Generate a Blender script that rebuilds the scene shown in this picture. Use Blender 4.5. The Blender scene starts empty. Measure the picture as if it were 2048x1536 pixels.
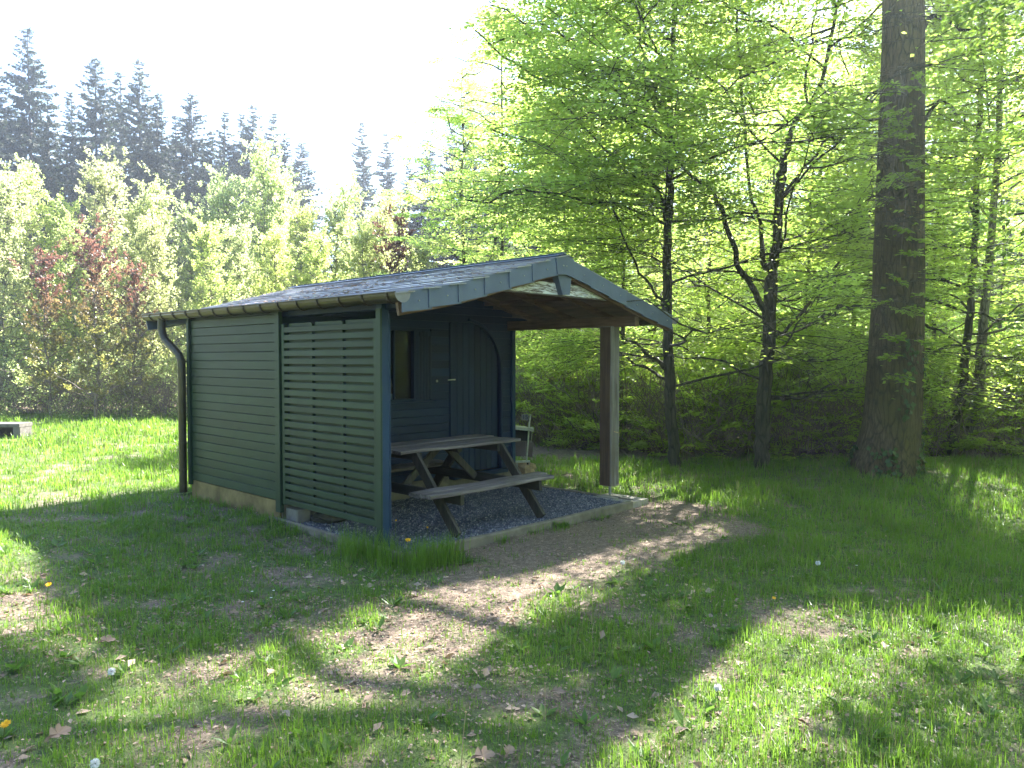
import bpy, math, random
import numpy as np
from mathutils import Vector, Matrix

# ------------------------------------------------------------------ camera, sky, sun, exposure
S = bpy.context.scene
COL = S.collection
CAM_H = 1.65
FPX = 1530.0
PITCH = math.radians(1.87)
cd = bpy.data.cameras.new('camera')
cam = bpy.data.objects.new('camera', cd)
COL.objects.link(cam)
cam.location = (0, 0, CAM_H)
cam.rotation_euler = (math.radians(90) - PITCH, 0, 0)
cd.sensor_width = 36
cd.lens = FPX / 2048 * 36
cd.clip_end = 2000
S.camera = cam

SUN_K = (0.50, 0.72)                                   # ground shift of a shadow per metre of height
sun_dir = Vector((SUN_K[0], SUN_K[1], 1)).normalized()  # towards the sun
SUN_EL = math.asin(sun_dir.z)
SUN_AZ = math.atan2(sun_dir.x, sun_dir.y)
w = bpy.data.worlds.new("World")
S.world = w
w.use_nodes = True
nt = w.node_tree
bg = nt.nodes['Background']
sky = nt.nodes.new('ShaderNodeTexSky')
sky.sky_type = 'NISHITA'
sky.sun_disc = False
sky.sun_elevation = SUN_EL
sky.sun_rotation = SUN_AZ
sky.air_density = 1.0
sky.dust_density = 1.0
sky.ozone_density = 3.0
nt.links.new(sky.outputs[0], bg.inputs[0])
bg.inputs[1].default_value = 0.075
sl = bpy.data.lights.new('sun', 'SUN')
sl.energy = 5.0
sl.angle = math.radians(0.55)
sl.color = (1.0, 0.975, 0.93)
so = bpy.data.objects.new('sun', sl)
COL.objects.link(so)
so.rotation_euler = sun_dir.to_track_quat('Z', 'Y').to_euler()
so.location = sun_dir * 60
S.view_settings.view_transform = 'Standard'
S.view_settings.look = 'None'
S.view_settings.gamma = 1
S.view_settings.use_curve_mapping = False
S.view_settings.exposure = 3.05
S.render.engine = 'CYCLES'
S.cycles.use_denoising = True
S.cycles.max_bounces = 10
S.cycles.transparent_max_bounces = 4
S.cycles.diffuse_bounces = 8
S.cycles.glossy_bounces = 2
S.cycles.transmission_bounces = 5
S.cycles.volume_bounces = 0
S.cycles.sample_clamp_indirect = 4.0
S.cycles.caustics_reflective = False
S.cycles.caustics_refractive = False
HAZE = 0.0018

rng = np.random.default_rng(7)
random.seed(7)
PI = math.pi

# ------------------------------------------------------------------ shelter frame of reference
TH = math.radians(46.5)
EX = np.array([math.cos(TH), math.sin(TH), 0.0])
EY = np.array([-math.sin(TH), math.cos(TH), 0.0])


def px(u, v, z=0.0):
    """world point at height z seen at photo pixel (u, v)"""
    rx = (u - 1024) / FPX
    ry = -(v - 768) / FPX
    c, s = math.cos(PITCH), math.sin(PITCH)
    d = np.array([rx, c + ry * s, -s + ry * c])
    t = (z - CAM_H) / d[2]
    return np.array([0, 0, CAM_H]) + d * t


def pd(u, v, d):
    """world point at depth y=d seen at photo pixel (u, v)"""
    rx = (u - 1024) / FPX
    ry = -(v - 768) / FPX
    c, s = math.cos(PITCH), math.sin(PITCH)
    r = np.array([rx, c + ry * s, -s + ry * c])
    return np.array([0, 0, CAM_H]) + r * (d / r[1])


ORG = px(766, 1094, 0)


def l2w(x, y, z=0.0):
    return ORG + EX * x + EY * y + np.array([0, 0, z])


def w2l(P):
    d = P[..., :2] - ORG[:2]
    return d @ EX[:2], d @ EY[:2]


# ------------------------------------------------------------------ smooth value noise in numpy
_perm = np.random.default_rng(3).random((256, 256))


def vnoise(x, y, s=1.0, o=0.0):
    x = np.asarray(x) / s + 37.3 + o
    y = np.asarray(y) / s + 91.7 + o * 1.7
    xi = np.floor(x).astype(int)
    yi = np.floor(y).astype(int)
    fx = x - xi
    fy = y - yi
    fx = fx * fx * (3 - 2 * fx)
    fy = fy * fy * (3 - 2 * fy)
    g = lambda a, b: _perm[a % 256, b % 256]
    return (g(xi, yi) * (1 - fx) + g(xi + 1, yi) * fx) * (1 - fy) + (g(xi, yi + 1) * (1 - fx) + g(xi + 1, yi + 1) * fx) * fy


def ground_h(x, y):
    x = np.asarray(x, float)
    y = np.asarray(y, float)
    P = np.stack([x, y], -1)
    lx, ly = w2l(P)
    h = -0.055 + (vnoise(x, y, 1.3) - .5) * .05 + (vnoise(x, y, .35, 5) - .5) * .018
    h = h - 0.03 * np.exp(-((lx - 2.6) ** 2 / 2.2 + (ly + .8) ** 2 / .5))
    h = h + 0.04 * np.exp(-((lx + .1) ** 2 / .5)) * ((ly > 1.5) & (ly < 5))
    inside = (lx > -.03) & (lx < 3.6) & (ly > -.28) & (ly < 4.0)
    h = np.where(inside, -0.10, h)
    r = np.hypot(x, y)
    h = h + np.clip((r - 14) / 30, 0, 1) ** 2 * (vnoise(x, y, 9) - .35) * .8
    h = h + .16 * np.exp(-((x - 5.5) ** 2 + (y - 11.2) ** 2) / 1.0)
    return h


# ------------------------------------------------------------------ geometry accumulator
class Geo:
    def __init__(self):
        self.v = []
        self.q = []   # (quads, mat, rnd)
        self.t = []
        self.n = 0

    def quads(self, V, Q, mat=0, rnd=None):
        V = np.asarray(V, float).reshape(-1, 3)
        Q = np.asarray(Q, int).reshape(-1, 4) + self.n
        self.v.append(V)
        self.n += len(V)
        self.q.append((Q, np.full(len(Q), mat), np.zeros(len(Q)) if rnd is None else np.asarray(rnd, float)))

    def tris(self, V, T, mat=0, rnd=None):
        V = np.asarray(V, float).reshape(-1, 3)
        T = np.asarray(T, int).reshape(-1, 3) + self.n
        self.v.append(V)
        self.n += len(V)
        self.t.append((T, np.full(len(T), mat), np.zeros(len(T)) if rnd is None else np.asarray(rnd, float)))

    def box(self, x0, x1, y0, y1, z0, z1, mat=0):
        V = [(x, y, z) for z in (z0, z1) for x, y in ((x0, y0), (x1, y0), (x1, y1), (x0, y1))]
        self.quads(V, [(3, 2, 1, 0), (4, 5, 6, 7), (0, 1, 5, 4), (1, 2, 6, 5), (2, 3, 7, 6), (3, 0, 4, 7)], mat)

    def plank(self, p0, p1, w, t, up=(0, 0, 1), ch=.004, mat=0, segs=1, wob=0.0):
        """chamfered board from p0 to p1, width w across, thickness t along up"""
        p0 = np.array(p0, float)
        p1 = np.array(p1, float)
        a = p1 - p0
        L = np.linalg.norm(a)
        a /= L
        u = np.array(up, float)
        u -= a * (u @ a)
        u /= np.linalg.norm(u)
        s = np.cross(a, u)
        hw, ht = w / 2, t / 2
        pr = [(-hw + ch, -ht), (hw - ch, -ht), (hw, -ht + ch), (hw, ht - ch), (hw - ch, ht), (-hw + ch, ht), (-hw, ht - ch), (-hw, -ht + ch)]
        V = []
        for k in range(segs + 1):
            f = k / segs
            c = p0 + a * L * f
            if wob and 0 < k < segs or wob and segs > 1:
                c = c + u * rng.normal(0, wob) + s * rng.normal(0, wob * .5)
            for (i, j) in pr:
                V.append(c + s * i + u * j)
        Q = []
        for k in range(segs):
            for i in range(8):
                j = (i + 1) % 8
                Q.append((k * 8 + i, k * 8 + j, k * 8 + 8 + j, k * 8 + 8 + i))
        e = segs * 8
        Q += [(7, 2, 1, 0), (6, 3, 2, 7), (5, 4, 3, 6), (e, e + 1, e + 2, e + 7), (e + 7, e + 2, e + 3, e + 6), (e + 6, e + 3, e + 4, e + 5)]
        self.quads(V, Q, mat)

    def tube(self, pts, rad, n=6, mat=0, cap=True):
        P = np.asarray(pts, float)
        R = np.broadcast_to(np.asarray(rad, float), (len(P),))
        T = np.gradient(P, axis=0)
        T /= np.linalg.norm(T, axis=1)[:, None] + 1e-9
        ref = np.array([0.13, 0.31, 0.94]) if abs(T[0, 2]) < .8 else np.array([0.95, 0.2, 0.1])
        A = np.cross(T, ref)
        A /= np.linalg.norm(A, axis=1)[:, None] + 1e-9
        B = np.cross(T, A)
        th = np.arange(n) / n * 2 * PI
        V = P[:, None, :] + R[:, None, None] * (np.cos(th)[None, :, None] * A[:, None, :] + np.sin(th)[None, :, None] * B[:, None, :])
        V = V.reshape(-1, 3)
        m = len(P)
        i = np.arange(m - 1)[:, None] * n
        k = np.arange(n)[None, :]
        k2 = (k + 1) % n
        Q = np.stack([i + k, i + k2, i + n + k2, i + n + k], -1).reshape(-1, 4)
        base = self.n
        self.quads(V, Q, mat)
        if cap:
            T3 = []
            for off, c in ((0, P[0]), ((m - 1) * n, P[-1])):
                ring = V[off:off + n]
                VV = np.vstack([ring, c])
                tt = [((j + 1) % n, j, n) if off == 0 else (j, (j + 1) % n, n) for j in range(n)]
                self.tris(VV, tt, mat)

    def build(self, name, mats, parent=None, smooth=False, loc=None):
        me = self.mesh(name, mats, smooth)
        return link(name, me, parent, loc)

    def mesh(self, name, mats, smooth=False):
        me = bpy.data.meshes.new(name)
        if not isinstance(mats, (list, tuple)):
            mats = [mats]
        V = np.vstack(self.v).astype(np.float32)
        parts_idx, starts, mi, rn = [], [], [], []
        off = 0
        for lst, k in ((self.q, 4), (self.t, 3)):
            for F, m, r in lst:
                parts_idx.append(F.ravel())
                starts.append(off + np.arange(len(F)) * k)
                off += F.size
                mi.append(m)
                rn.append(r)
        idx = np.concatenate(parts_idx).astype(np.int32)
        st = np.concatenate(starts).astype(np.int32)
        me.vertices.add(len(V))
        me.vertices.foreach_set('co', V.ravel())
        me.loops.add(len(idx))
        me.loops.foreach_set('vertex_index', idx)
        me.polygons.add(len(st))
        me.polygons.foreach_set('loop_start', st)
        me.polygons.foreach_set('material_index', np.concatenate(mi).astype(np.int32))
        me.polygons.foreach_set('use_smooth', np.full(len(st), bool(smooth)))
        at = me.attributes.new('rnd', 'FLOAT', 'FACE')
        at.data.foreach_set('value', np.concatenate(rn).astype(np.float32))
        me.update(calc_edges=True)
        for m in mats:
            me.materials.append(m)
        return me


def link(name, me, parent=None, loc=None, rot=None):
    o = bpy.data.objects.new(name, me)
    COL.objects.link(o)
    if parent is not None:
        o.parent = parent
    if loc is not None:
        o.location = loc
    if rot is not None:
        o.rotation_euler = rot
    return o


def thing(name, label, cat, loc=(0, 0, 0), rz=0, group=None):
    o = bpy.data.objects.new(name, None)
    COL.objects.link(o)
    o.location = loc
    o.rotation_euler = (0, 0, rz)
    o.empty_display_size = .2
    return tag(o, label, cat, group)


def tag(o, label=None, cat=None, group=None, kind=None):
    if label:
        o['label'] = label
    if cat:
        o['category'] = cat
    if group:
        o['group'] = group
    if kind:
        o['kind'] = kind
    return o


# ------------------------------------------------------------------ materials
def new_mat(name):
    m = bpy.data.materials.new(name)
    m.use_nodes = True
    t = m.node_tree
    b = t.nodes['Principled BSDF']
    return m, t, b


def N(t, typ, **kw):
    n = t.nodes.new(typ)
    for k, v in kw.items():
        setattr(n, k, v)
    return n


def noise(t, scale, detail=4, vec=None, rough=.55, dist=0):
    n = N(t, 'ShaderNodeTexNoise')
    n.inputs['Scale'].default_value = scale
    n.inputs['Detail'].default_value = detail
    n.inputs['Roughness'].default_value = rough
    n.inputs['Distortion'].default_value = dist
    if vec is not None:
        t.links.new(vec, n.inputs['Vector'])
    return n


def ramp(t, fac, stops):
    r = N(t, 'ShaderNodeValToRGB')
    e = r.color_ramp.elements
    while len(e) < len(stops):
        e.new(.5)
    for i, (p, c) in enumerate(stops):
        e[i].position = p
        e[i].color = (*c, 1) if len(c) == 3 else c
    t.links.new(fac, r.inputs[0])
    return r


def coords(t, scale=(1, 1, 1), kind='Object', rand=True):
    tc = N(t, 'ShaderNodeTexCoord')
    mp = N(t, 'ShaderNodeMapping')
    mp.inputs['Scale'].default_value = scale
    t.links.new(tc.outputs[kind], mp.inputs[0])
    if rand:
        oi = N(t, 'ShaderNodeObjectInfo')
        mu = N(t, 'ShaderNodeMath', operation='MULTIPLY')
        mu.inputs[1].default_value = 37.0
        t.links.new(oi.outputs['Random'], mu.inputs[0])
        t.links.new(mu.outputs[0], mp.inputs['Location'])
    return mp.outputs[0]


def bump(t, b, h, strength=.3, dist=.01):
    n = N(t, 'ShaderNodeBump')
    n.inputs['Strength'].default_value = strength
    n.inputs['Distance'].default_value = dist
    t.links.new(h, n.inputs['Height'])
    t.links.new(n.outputs[0], b.inputs['Normal'])
    return n


def mixc(t, fac, a, b_, typ='MIX'):
    n = N(t, 'ShaderNodeMix', data_type='RGBA', blend_type=typ)
    if isinstance(fac, (int, float)):
        n.inputs[0].default_value = fac
    else:
        t.links.new(fac, n.inputs[0])
    for k, c in ((6, a), (7, b_)):
        if isinstance(c, (tuple, list)):
            n.inputs[k].default_value = (*c, 1)
        else:
            t.links.new(c, n.inputs[k])
    return n.outputs[2]


def paint_mat(name, col, axis=(3, 3, 3), rough=.5, wear=(.25, .2, .15)):
    m, t, b = new_mat(name)
    v = coords(t, (1, 1, 1))
    n1 = noise(t, 1.6, 5, v)
    n2 = noise(t, 30, 3, coords(t, axis))
    c = ramp(t, n1.outputs[0], [(.3, tuple(x * .78 for x in col)), (.7, tuple(x * 1.2 for x in col))]).outputs[0]
    c2 = mixc(t, ramp(t, n2.outputs[0], [(.68, (0, 0, 0)), (.8, (.35, .35, .35))]).outputs[0], c, tuple(x * 1.5 + .01 for x in col))
    oi = N(t, 'ShaderNodeObjectInfo')
    hs = N(t, 'ShaderNodeHueSaturation')
    mr = N(t, 'ShaderNodeMapRange')
    mr.inputs['To Min'].default_value = .8
    mr.inputs['To Max'].default_value = 1.2
    t.links.new(oi.outputs['Random'], mr.inputs[0])
    t.links.new(mr.outputs[0], hs.inputs['Value'])
    t.links.new(c2, hs.inputs['Color'])
    t.links.new(hs.outputs[0], b.inputs['Base Color'])
    b.inputs['Roughness'].default_value = rough
    b.inputs['Specular IOR Level'].default_value = .3
    bump(t, b, n2.outputs[0], .3, .003)
    return m


def wood_mat(name, dark, light, axis='x', rough=.75, scale=1.0, strength=.6):
    m, t, b = new_mat(name)
    s = {'x': (1.2, 22, 22), 'y': (22, 1.2, 22), 'z': (22, 22, 1.2)}[axis]
    v = coords(t, tuple(k * scale for k in s))
    n1 = noise(t, 1.5, 6, v, .65, .6)
    v2 = coords(t, (1, 1, 1))
    n2 = noise(t, 2.5, 4, v2)
    c = ramp(t, n1.outputs[0], [(.32, dark), (.5, tuple((a + b_) / 2 for a, b_ in zip(dark, light))), (.68, light)]).outputs[0]
    c = mixc(t, ramp(t, n2.outputs[0], [(.35, (0, 0, 0)), (.75, (.6, .6, .6))]).outputs[0], c, tuple(x * .55 for x in dark))
    t.links.new(c, b.inputs['Base Color'])
    b.inputs['Roughness'].default_value = rough
    bump(t, b, n1.outputs[0], strength, .006)
    return m


def plain_mat(name, c0, c1, scale=8, rough=.7, metal=0, bs=.3, bd=.01, detail=5):
    m, t, b = new_mat(name)
    n1 = noise(t, scale, detail, coords(t))
    c = ramp(t, n1.outputs[0], [(.3, c0), (.7, c1)]).outputs[0]
    t.links.new(c, b.inputs['Base Color'])
    b.inputs['Roughness'].default_value = rough
    b.inputs['Metallic'].default_value = metal
    bump(t, b, n1.outputs[0], bs, bd)
    return m


def leaf_mat(name, c0, c1, trans, tw=.5, rough=.45, hi=None, hfac=None, c_hi=None, gloss=.3, vary=False):
    """thin leaf: reflects c0..c1 (random per leaf), lets trans-tinted light through; optional other colour high up in the crown"""
    m = bpy.data.materials.new(name)
    m.use_nodes = True
    t = m.node_tree
    b = t.nodes['Principled BSDF']
    out = t.nodes['Material Output']
    at = N(t, 'ShaderNodeAttribute', attribute_name='rnd')
    tc = N(t, 'ShaderNodeTexCoord')
    big = noise(t, .9, 2, tc.outputs['Object'])
    ad = N(t, 'ShaderNodeMath', operation='ADD')
    t.links.new(at.outputs['Fac'], ad.inputs[0])
    t.links.new(big.outputs[0], ad.inputs[1])
    mr = N(t, 'ShaderNodeMapRange')
    mr.inputs['From Min'].default_value = .35
    mr.inputs['From Max'].default_value = 1.35
    t.links.new(ad.outputs[0], mr.inputs[0])
    col = mixc(t, mr.outputs[0], c0, c1)
    tcol = mixc(t, mr.outputs[0], tuple(x * .7 for x in trans), trans)
    if hi is not None:
        sp = N(t, 'ShaderNodeSeparateXYZ')
        t.links.new(tc.outputs['Object'], sp.inputs[0])
        m2 = N(t, 'ShaderNodeMapRange')
        m2.inputs['From Min'].default_value = hi[0]
        m2.inputs['From Max'].default_value = hi[1]
        a2 = N(t, 'ShaderNodeMath', operation='ADD')
        t.links.new(sp.outputs['Z'], a2.inputs[0])
        mu = N(t, 'ShaderNodeMath', operation='MULTIPLY')
        mu.inputs[1].default_value = 2.4
        t.links.new(big.outputs[0], mu.inputs[0])
        t.links.new(mu.outputs[0], a2.inputs[1])
        t.links.new(a2.outputs[0], m2.inputs[0])
        col = mixc(t, m2.outputs[0], col, c_hi)
        tcol = mixc(t, m2.outputs[0], tcol, hfac)
    if vary:
        oi = N(t, 'ShaderNodeObjectInfo')
        res = []
        for cc in (col, tcol):
            hs = N(t, 'ShaderNodeHueSaturation')
            for nm_, a_, b__ in (('Hue', .482, .514), ('Value', .90, 1.15), ('Saturation', .82, 1.05)):
                mp_ = N(t, 'ShaderNodeMapRange')
                mp_.inputs['To Min'].default_value = a_
                mp_.inputs['To Max'].default_value = b__
                fr = N(t, 'ShaderNodeMath', operation='FRACT')
                ml = N(t, 'ShaderNodeMath', operation='MULTIPLY')
                ml.inputs[1].default_value = {'Hue': 1, 'Value': 7.3, 'Saturation': 3.7}[nm_]
                t.links.new(oi.outputs['Random'], ml.inputs[0])
                t.links.new(ml.outputs[0], fr.inputs[0])
                t.links.new(fr.outputs[0], mp_.inputs[0])
                t.links.new(mp_.outputs[0], hs.inputs[nm_])
            t.links.new(cc, hs.inputs['Color'])
            res.append(hs.outputs[0])
        col, tcol = res
    t.links.new(col, b.inputs['Base Color'])
    b.inputs['Roughness'].default_value = rough
    b.inputs['Specular IOR Level'].default_value = gloss
    tr = N(t, 'ShaderNodeBsdfTranslucent')
    t.links.new(tcol, tr.inputs[0])
    mx = N(t, 'ShaderNodeMixShader')
    mx.inputs[0].default_value = tw
    t.links.new(b.outputs[0], mx.inputs[1])
    t.links.new(tr.outputs[0], mx.inputs[2])
    t.links.new(mx.outputs[0], out.inputs[0])
    return m


GREEN = (.021, .038, .021)
SKY_TINT = (.0055, .019, .058)  # blue skylight on the front-facing woodwork, put into the paint colour
M = {}
M['paint_green'] = paint_mat('paint_green', GREEN, (1, .2, 6))
M['paint_blue'] = paint_mat('paint_blue', SKY_TINT, (.3, 1, 6))
M['paint_sky_tint_v'] = paint_mat('paint_sky_tint_v', (.005, .0175, .054), (6, 1, .3))
M['post_sky_tint'] = paint_mat('post_sky_tint', (.012, .034, .075), (6, 6, .3))  # post front carries the same skylight blue in its colour
M['wood_x'] = wood_mat('weathered_wood_x', (.05, .038, .036), (.30, .25, .25), 'x', .7)
M['wood_dark'] = wood_mat('dark_stained_wood', (.016, .015, .010), (.055, .045, .032), 'y', .7)
M['wood_leg'] = wood_mat('leg_wood', (.022, .018, .012), (.075, .06, .045), 'z', .7)
M['wood_post'] = wood_mat('post_wood', (.11, .085, .065), (.30, .27, .25), 'z', .8, .7, .5)
M['wood_post_shade'] = wood_mat('post_wood_shade', (.07, .038, .02), (.15, .09, .05), 'z', .8)
M['wood_roof'] = wood_mat('roof_timber', (.11, .06, .035), (.28, .17, .11), 'x', .75)
M['wood_roof_y'] = wood_mat('roof_timber_long', (.10, .055, .032), (.25, .15, .10), 'y', .75)
M['soffit'] = wood_mat('soffit_board', (.12, .075, .045), (.26, .17, .11), 'y', .8)
M['slate'] = plain_mat('fibre_slate', (.070, .088, .135), (.10, .125, .185), 3, .55, 0, .15, .004)
M['zinc'] = plain_mat('painted_zinc', (.040, .032, .018), (.075, .060, .034), 4, .38, .35, .1, .003)
M['bracket'] = plain_mat('gutter_bracket', (.035, .025, .018), (.07, .05, .035), 4, .5, .2, .1, .003)
M['zinc_end'] = plain_mat('zinc_end_cap', (.16, .15, .17), (.24, .22, .24), 6, .5, .3, .1, .003)
M['steel'] = plain_mat('galvanised_steel', (.25, .25, .24), (.42, .42, .40), 12, .45, .8, .1, .003)
M['concrete'] = plain_mat('concrete', (.20, .18, .15), (.40, .36, .31), 7, .9, 0, .5, .01, 8)
M['grey_concrete'] = plain_mat('grey_concrete', (.09, .08, .07), (.19, .17, .15), 7, .9, 0, .5, .01, 8)
M['foundation'] = plain_mat('ochre_render', (.11, .075, .025), (.26, .19, .075), 5, .9, 0, .5, .012, 8)
M['kerb'] = plain_mat('mossy_concrete', (.10, .085, .06), (.24, .20, .15), 6, .9, 0, .5, .01, 8)
M['black'] = plain_mat('dark_interior', (.008, .009, .012), (.018, .018, .02), 3, .8)
M['rock'] = plain_mat('dark_rock', (.02, .018, .015), (.07, .06, .05), 9, .9, 0, .8, .02, 8)
M['tan'] = plain_mat('cut_log', (.25, .16, .08), (.5, .36, .22), 14, .9, 0, .8, .02, 8)
M['brown_panel'] = plain_mat('brown_panel', (.09, .06, .055), (.14, .10, .09), 5, .6)
M['white_paint'] = plain_mat('chipped_white_paint', (.30, .30, .24), (.62, .62, .55), 14, .6)
M['petal'] = leaf_mat('dandelion_petal', (.75, .38, .01), (.8, .5, .02), (.8, .45, .02), .3)
M['white_petal'] = leaf_mat('white_petal', (.75, .75, .72), (.8, .8, .8), (.7, .7, .7), .3)
M['stem'] = leaf_mat('green_stem', (.10, .14, .03), (.14, .18, .05), (.12, .2, .03), .3)

# peeling white beam
m, t, b = new_mat('peeling_white_beam')
v = coords(t, (2.5, 16, 16))
n1 = noise(t, 2.2, 8, v, .7, .8)
c = ramp(t, n1.outputs[0], [(.40, (.07, .045, .03)), (.47, (.30, .25, .22)), (.53, (.66, .64, .66)), (1, (.80, .78, .82))]).outputs[0]
t.links.new(c, b.inputs['Base Color'])
b.inputs['Roughness'].default_value = .8
bump(t, b, n1.outputs[0], .6, .006)
M['peel'] = m

# roof shingles: grey slate with a sheen, brown needle litter and lichen
m, t, b = new_mat('roof_shingle')
v = coords(t, (1, 1, 1))
n1 = noise(t, 5, 6, v)
oi = N(t, 'ShaderNodeObjectInfo')
c = ramp(t, oi.outputs['Random'], [(0, (.15, .145, .175)), (.5, (.21, .20, .24)), (1, (.29, .27, .30))]).outputs[0]
c = mixc(t, ramp(t, n1.outputs[0], [(.56, (0, 0, 0)), (.68, (.8, .8, .8))]).outputs[0], c, (.17, .10, .07))
t.links.new(c, b.inputs['Base Color'])
b.inputs['Roughness'].default_value = .36
b.inputs['Specular IOR Level'].default_value = .8
bump(t, b, n1.outputs[0], .35, .006)
M['shingle'] = m

# window glass
m, t, b = new_mat('window_glass')
b.inputs['Base Color'].default_value = (.9, .95, .95, 1)
b.inputs['Roughness'].default_value = .02
b.inputs['Transmission Weight'].default_value = 1
b.inputs['IOR'].default_value = 1.13
M['glass'] = m

# gravel
m, t, b = new_mat('slate_gravel')
at = N(t, 'ShaderNodeAttribute', attribute_name='rnd')
c = ramp(t, at.outputs['Fac'], [(0, (.045, .05, .07)), (.55, (.10, .105, .135)), (.85, (.19, .185, .20)), (1, (.36, .33, .31))]).outputs[0]
t.links.new(c, b.inputs['Base Color'])
b.inputs['Roughness'].default_value = .75
M['gravel'] = m


def bark_mat(name, c0, c1, sc=1.0, moss=None):
    m, t, b = new_mat(name)
    v = coords(t, (5 * sc, 5 * sc, 1.1 * sc))
    n1 = noise(t, 3.5, 8, v, .65, .4)
    n2 = noise(t, 1.3, 4, coords(t, (1, 1, .6)))
    c = ramp(t, n1.outputs[0], [(.35, c0), (.65, c1)]).outputs[0]
    if moss:
        f = ramp(t, n2.outputs[0], [(.42, (0, 0, 0)), (.62, (.8, .8, .8))]).outputs[0]
        c = mixc(t, f, c, moss)
    t.links.new(c, b.inputs['Base Color'])
    vo = N(t, 'ShaderNodeTexVoronoi', feature='DISTANCE_TO_EDGE')
    vo.inputs['Scale'].default_value = 5 * sc
    nn = noise(t, 3, 3, coords(t, (1, 1, .25)))
    vm = N(t, 'ShaderNodeVectorMath', operation='MULTIPLY_ADD')
    t.links.new(nn.outputs['Color'], vm.inputs[0])
    vm.inputs[1].default_value = (.5, .5, .5)
    t.links.new(coords(t, (2.2, 2.2, .45)), vm.inputs[2])
    t.links.new(vm.outputs[0], vo.inputs['Vector'])
    cr = ramp(t, vo.outputs['Distance'], [(0, (.25, .25, .25)), (.12, (1, 1, 1))]).outputs[0]
    c = mixc(t, .85, c, cr, 'MULTIPLY')
    t.links.new(c, b.inputs['Base Color'])
    b.inputs['Roughness'].default_value = .9
    hh = N(t, 'ShaderNodeMath', operation='MULTIPLY')
    t.links.new(n1.outputs[0], hh.inputs[0])
    t.links.new(cr, hh.inputs[1])
    bump(t, b, hh.outputs[0], .9, .04)
    return m


M['bark'] = bark_mat('grey_brown_bark', (.034, .028, .017), (.11, .09, .06), 1, (.04, .043, .014))
M['bark_big'] = bark_mat('old_tree_bark', (.042, .028, .013), (.17, .12, .065), 1.5, (.085, .072, .018))
M['bark_dark'] = bark_mat('spruce_bark', (.05, .035, .028), (.12, .085, .065), 1)
M['bark_light'] = bark_mat('pale_sapling_bark', (.12, .10, .07), (.30, .27, .21), 2)
M['twig'] = plain_mat('bare_twig', (.10, .07, .055), (.26, .20, .16), 3, .8)

M['leaf_beech'] = leaf_mat('fresh_beech_leaf', (.09, .15, .03), (.15, .21, .04), (.60, .77, .14), .68)
M['leaf_far'] = leaf_mat('forest_leaf', (.09, .15, .035), (.15, .21, .05), (.60, .77, .16), .68, vary=True)
M['leaf_young'] = leaf_mat('young_birch_leaf', (.09, .15, .025), (.17, .22, .04), (.70, .80, .28), .64, .35, gloss=.6, vary=True)
M['leaf_red'] = leaf_mat('copper_maple_leaf', (.10, .12, .03), (.16, .12, .04), (.40, .40, .09), .45, .35,
                         hi=(4.0, 6.4), c_hi=(.12, .055, .042), hfac=(.27, .125, .09), gloss=.7)
M['leaf_lime'] = leaf_mat('shaded_lime_leaf', (.05, .10, .03), (.08, .14, .03), (.25, .40, .05), .45, .35, gloss=.6)
M['leaf_ivy'] = leaf_mat('ivy_leaf', (.02, .055, .012), (.05, .10, .02), (.10, .2, .02), .3, .35, gloss=.6)
M['needle'] = leaf_mat('spruce_needle', (.010, .028, .030), (.065, .072, .045), (.05, .09, .03), .2, .6, gloss=.3, vary=True)
M['grass'] = leaf_mat('grass_blade', (.045, .10, .014), (.10, .16, .02), (.27, .48, .05), .5, .4, gloss=.4)
M['straw'] = leaf_mat('straw_blade', (.20, .17, .07), (.36, .30, .16), (.3, .26, .12), .35, .6)
M['dry'] = leaf_mat('dry_leaf', (.16, .10, .065), (.42, .31, .24), (.35, .2, .1), .2, .7)
M['weed'] = leaf_mat('weed_leaf', (.05, .11, .02), (.09, .15, .03), (.2, .38, .05), .4, .4)

# ground: soil, dry litter, moss
m, t, b = new_mat('forest_clearing_ground')
tc = N(t, 'ShaderNodeTexCoord')
P_ = tc.outputs['Object']
n1 = noise(t, 1.1, 5, P_, .6)
n2 = noise(t, 22, 6, P_, .7)
n3 = noise(t, 70, 3, P_, .6)
n4 = noise(t, 4.0, 4, P_)
soil = ramp(t, n2.outputs[0], [(.3, (.06, .042, .028)), (.5, (.14, .10, .07)), (.72, (.27, .205, .15))]).outputs[0]
sp = ramp(t, n3.outputs[0], [(.58, (0, 0, 0)), (.66, (1, 1, 1))]).outputs[0]
soil = mixc(t, sp, soil, (.40, .29, .22))
at = N(t, 'ShaderNodeAttribute', attribute_name='green')
gm = N(t, 'ShaderNodeMath', operation='MULTIPLY_ADD')
t.links.new(n4.outputs[0], gm.inputs[0])
gm.inputs[1].default_value = 1.6
gs = N(t, 'ShaderNodeMath', operation='SUBTRACT')
t.links.new(at.outputs['Fac'], gs.inputs[0])
gs.inputs[1].default_value = 1.0
t.links.new(gs.outputs[0], gm.inputs[2])
gf = ramp(t, gm.outputs[0], [(.25, (0, 0, 0)), (.7, (1, 1, 1))]).outputs[0]
grn = ramp(t, n2.outputs[0], [(.3, (.035, .055, .012)), (.7, (.10, .14, .03))]).outputs[0]
c = mixc(t, gf, soil, grn)
t.links.new(c, b.inputs['Base Color'])
b.inputs['Roughness'].default_value = .95
bump(t, b, n2.outputs[0], .9, .03)
M['ground'] = m

# ------------------------------------------------------------------ where grass grows
def seg_dist(x, y, a, b_):
    a = np.array(a[:2])
    b_ = np.array(b_[:2])
    d = b_ - a
    tt = np.clip(((x - a[0]) * d[0] + (y - a[1]) * d[1]) / (d @ d), 0, 1)
    return np.hypot(x - a[0] - tt * d[0], y - a[1] - tt * d[1])


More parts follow.
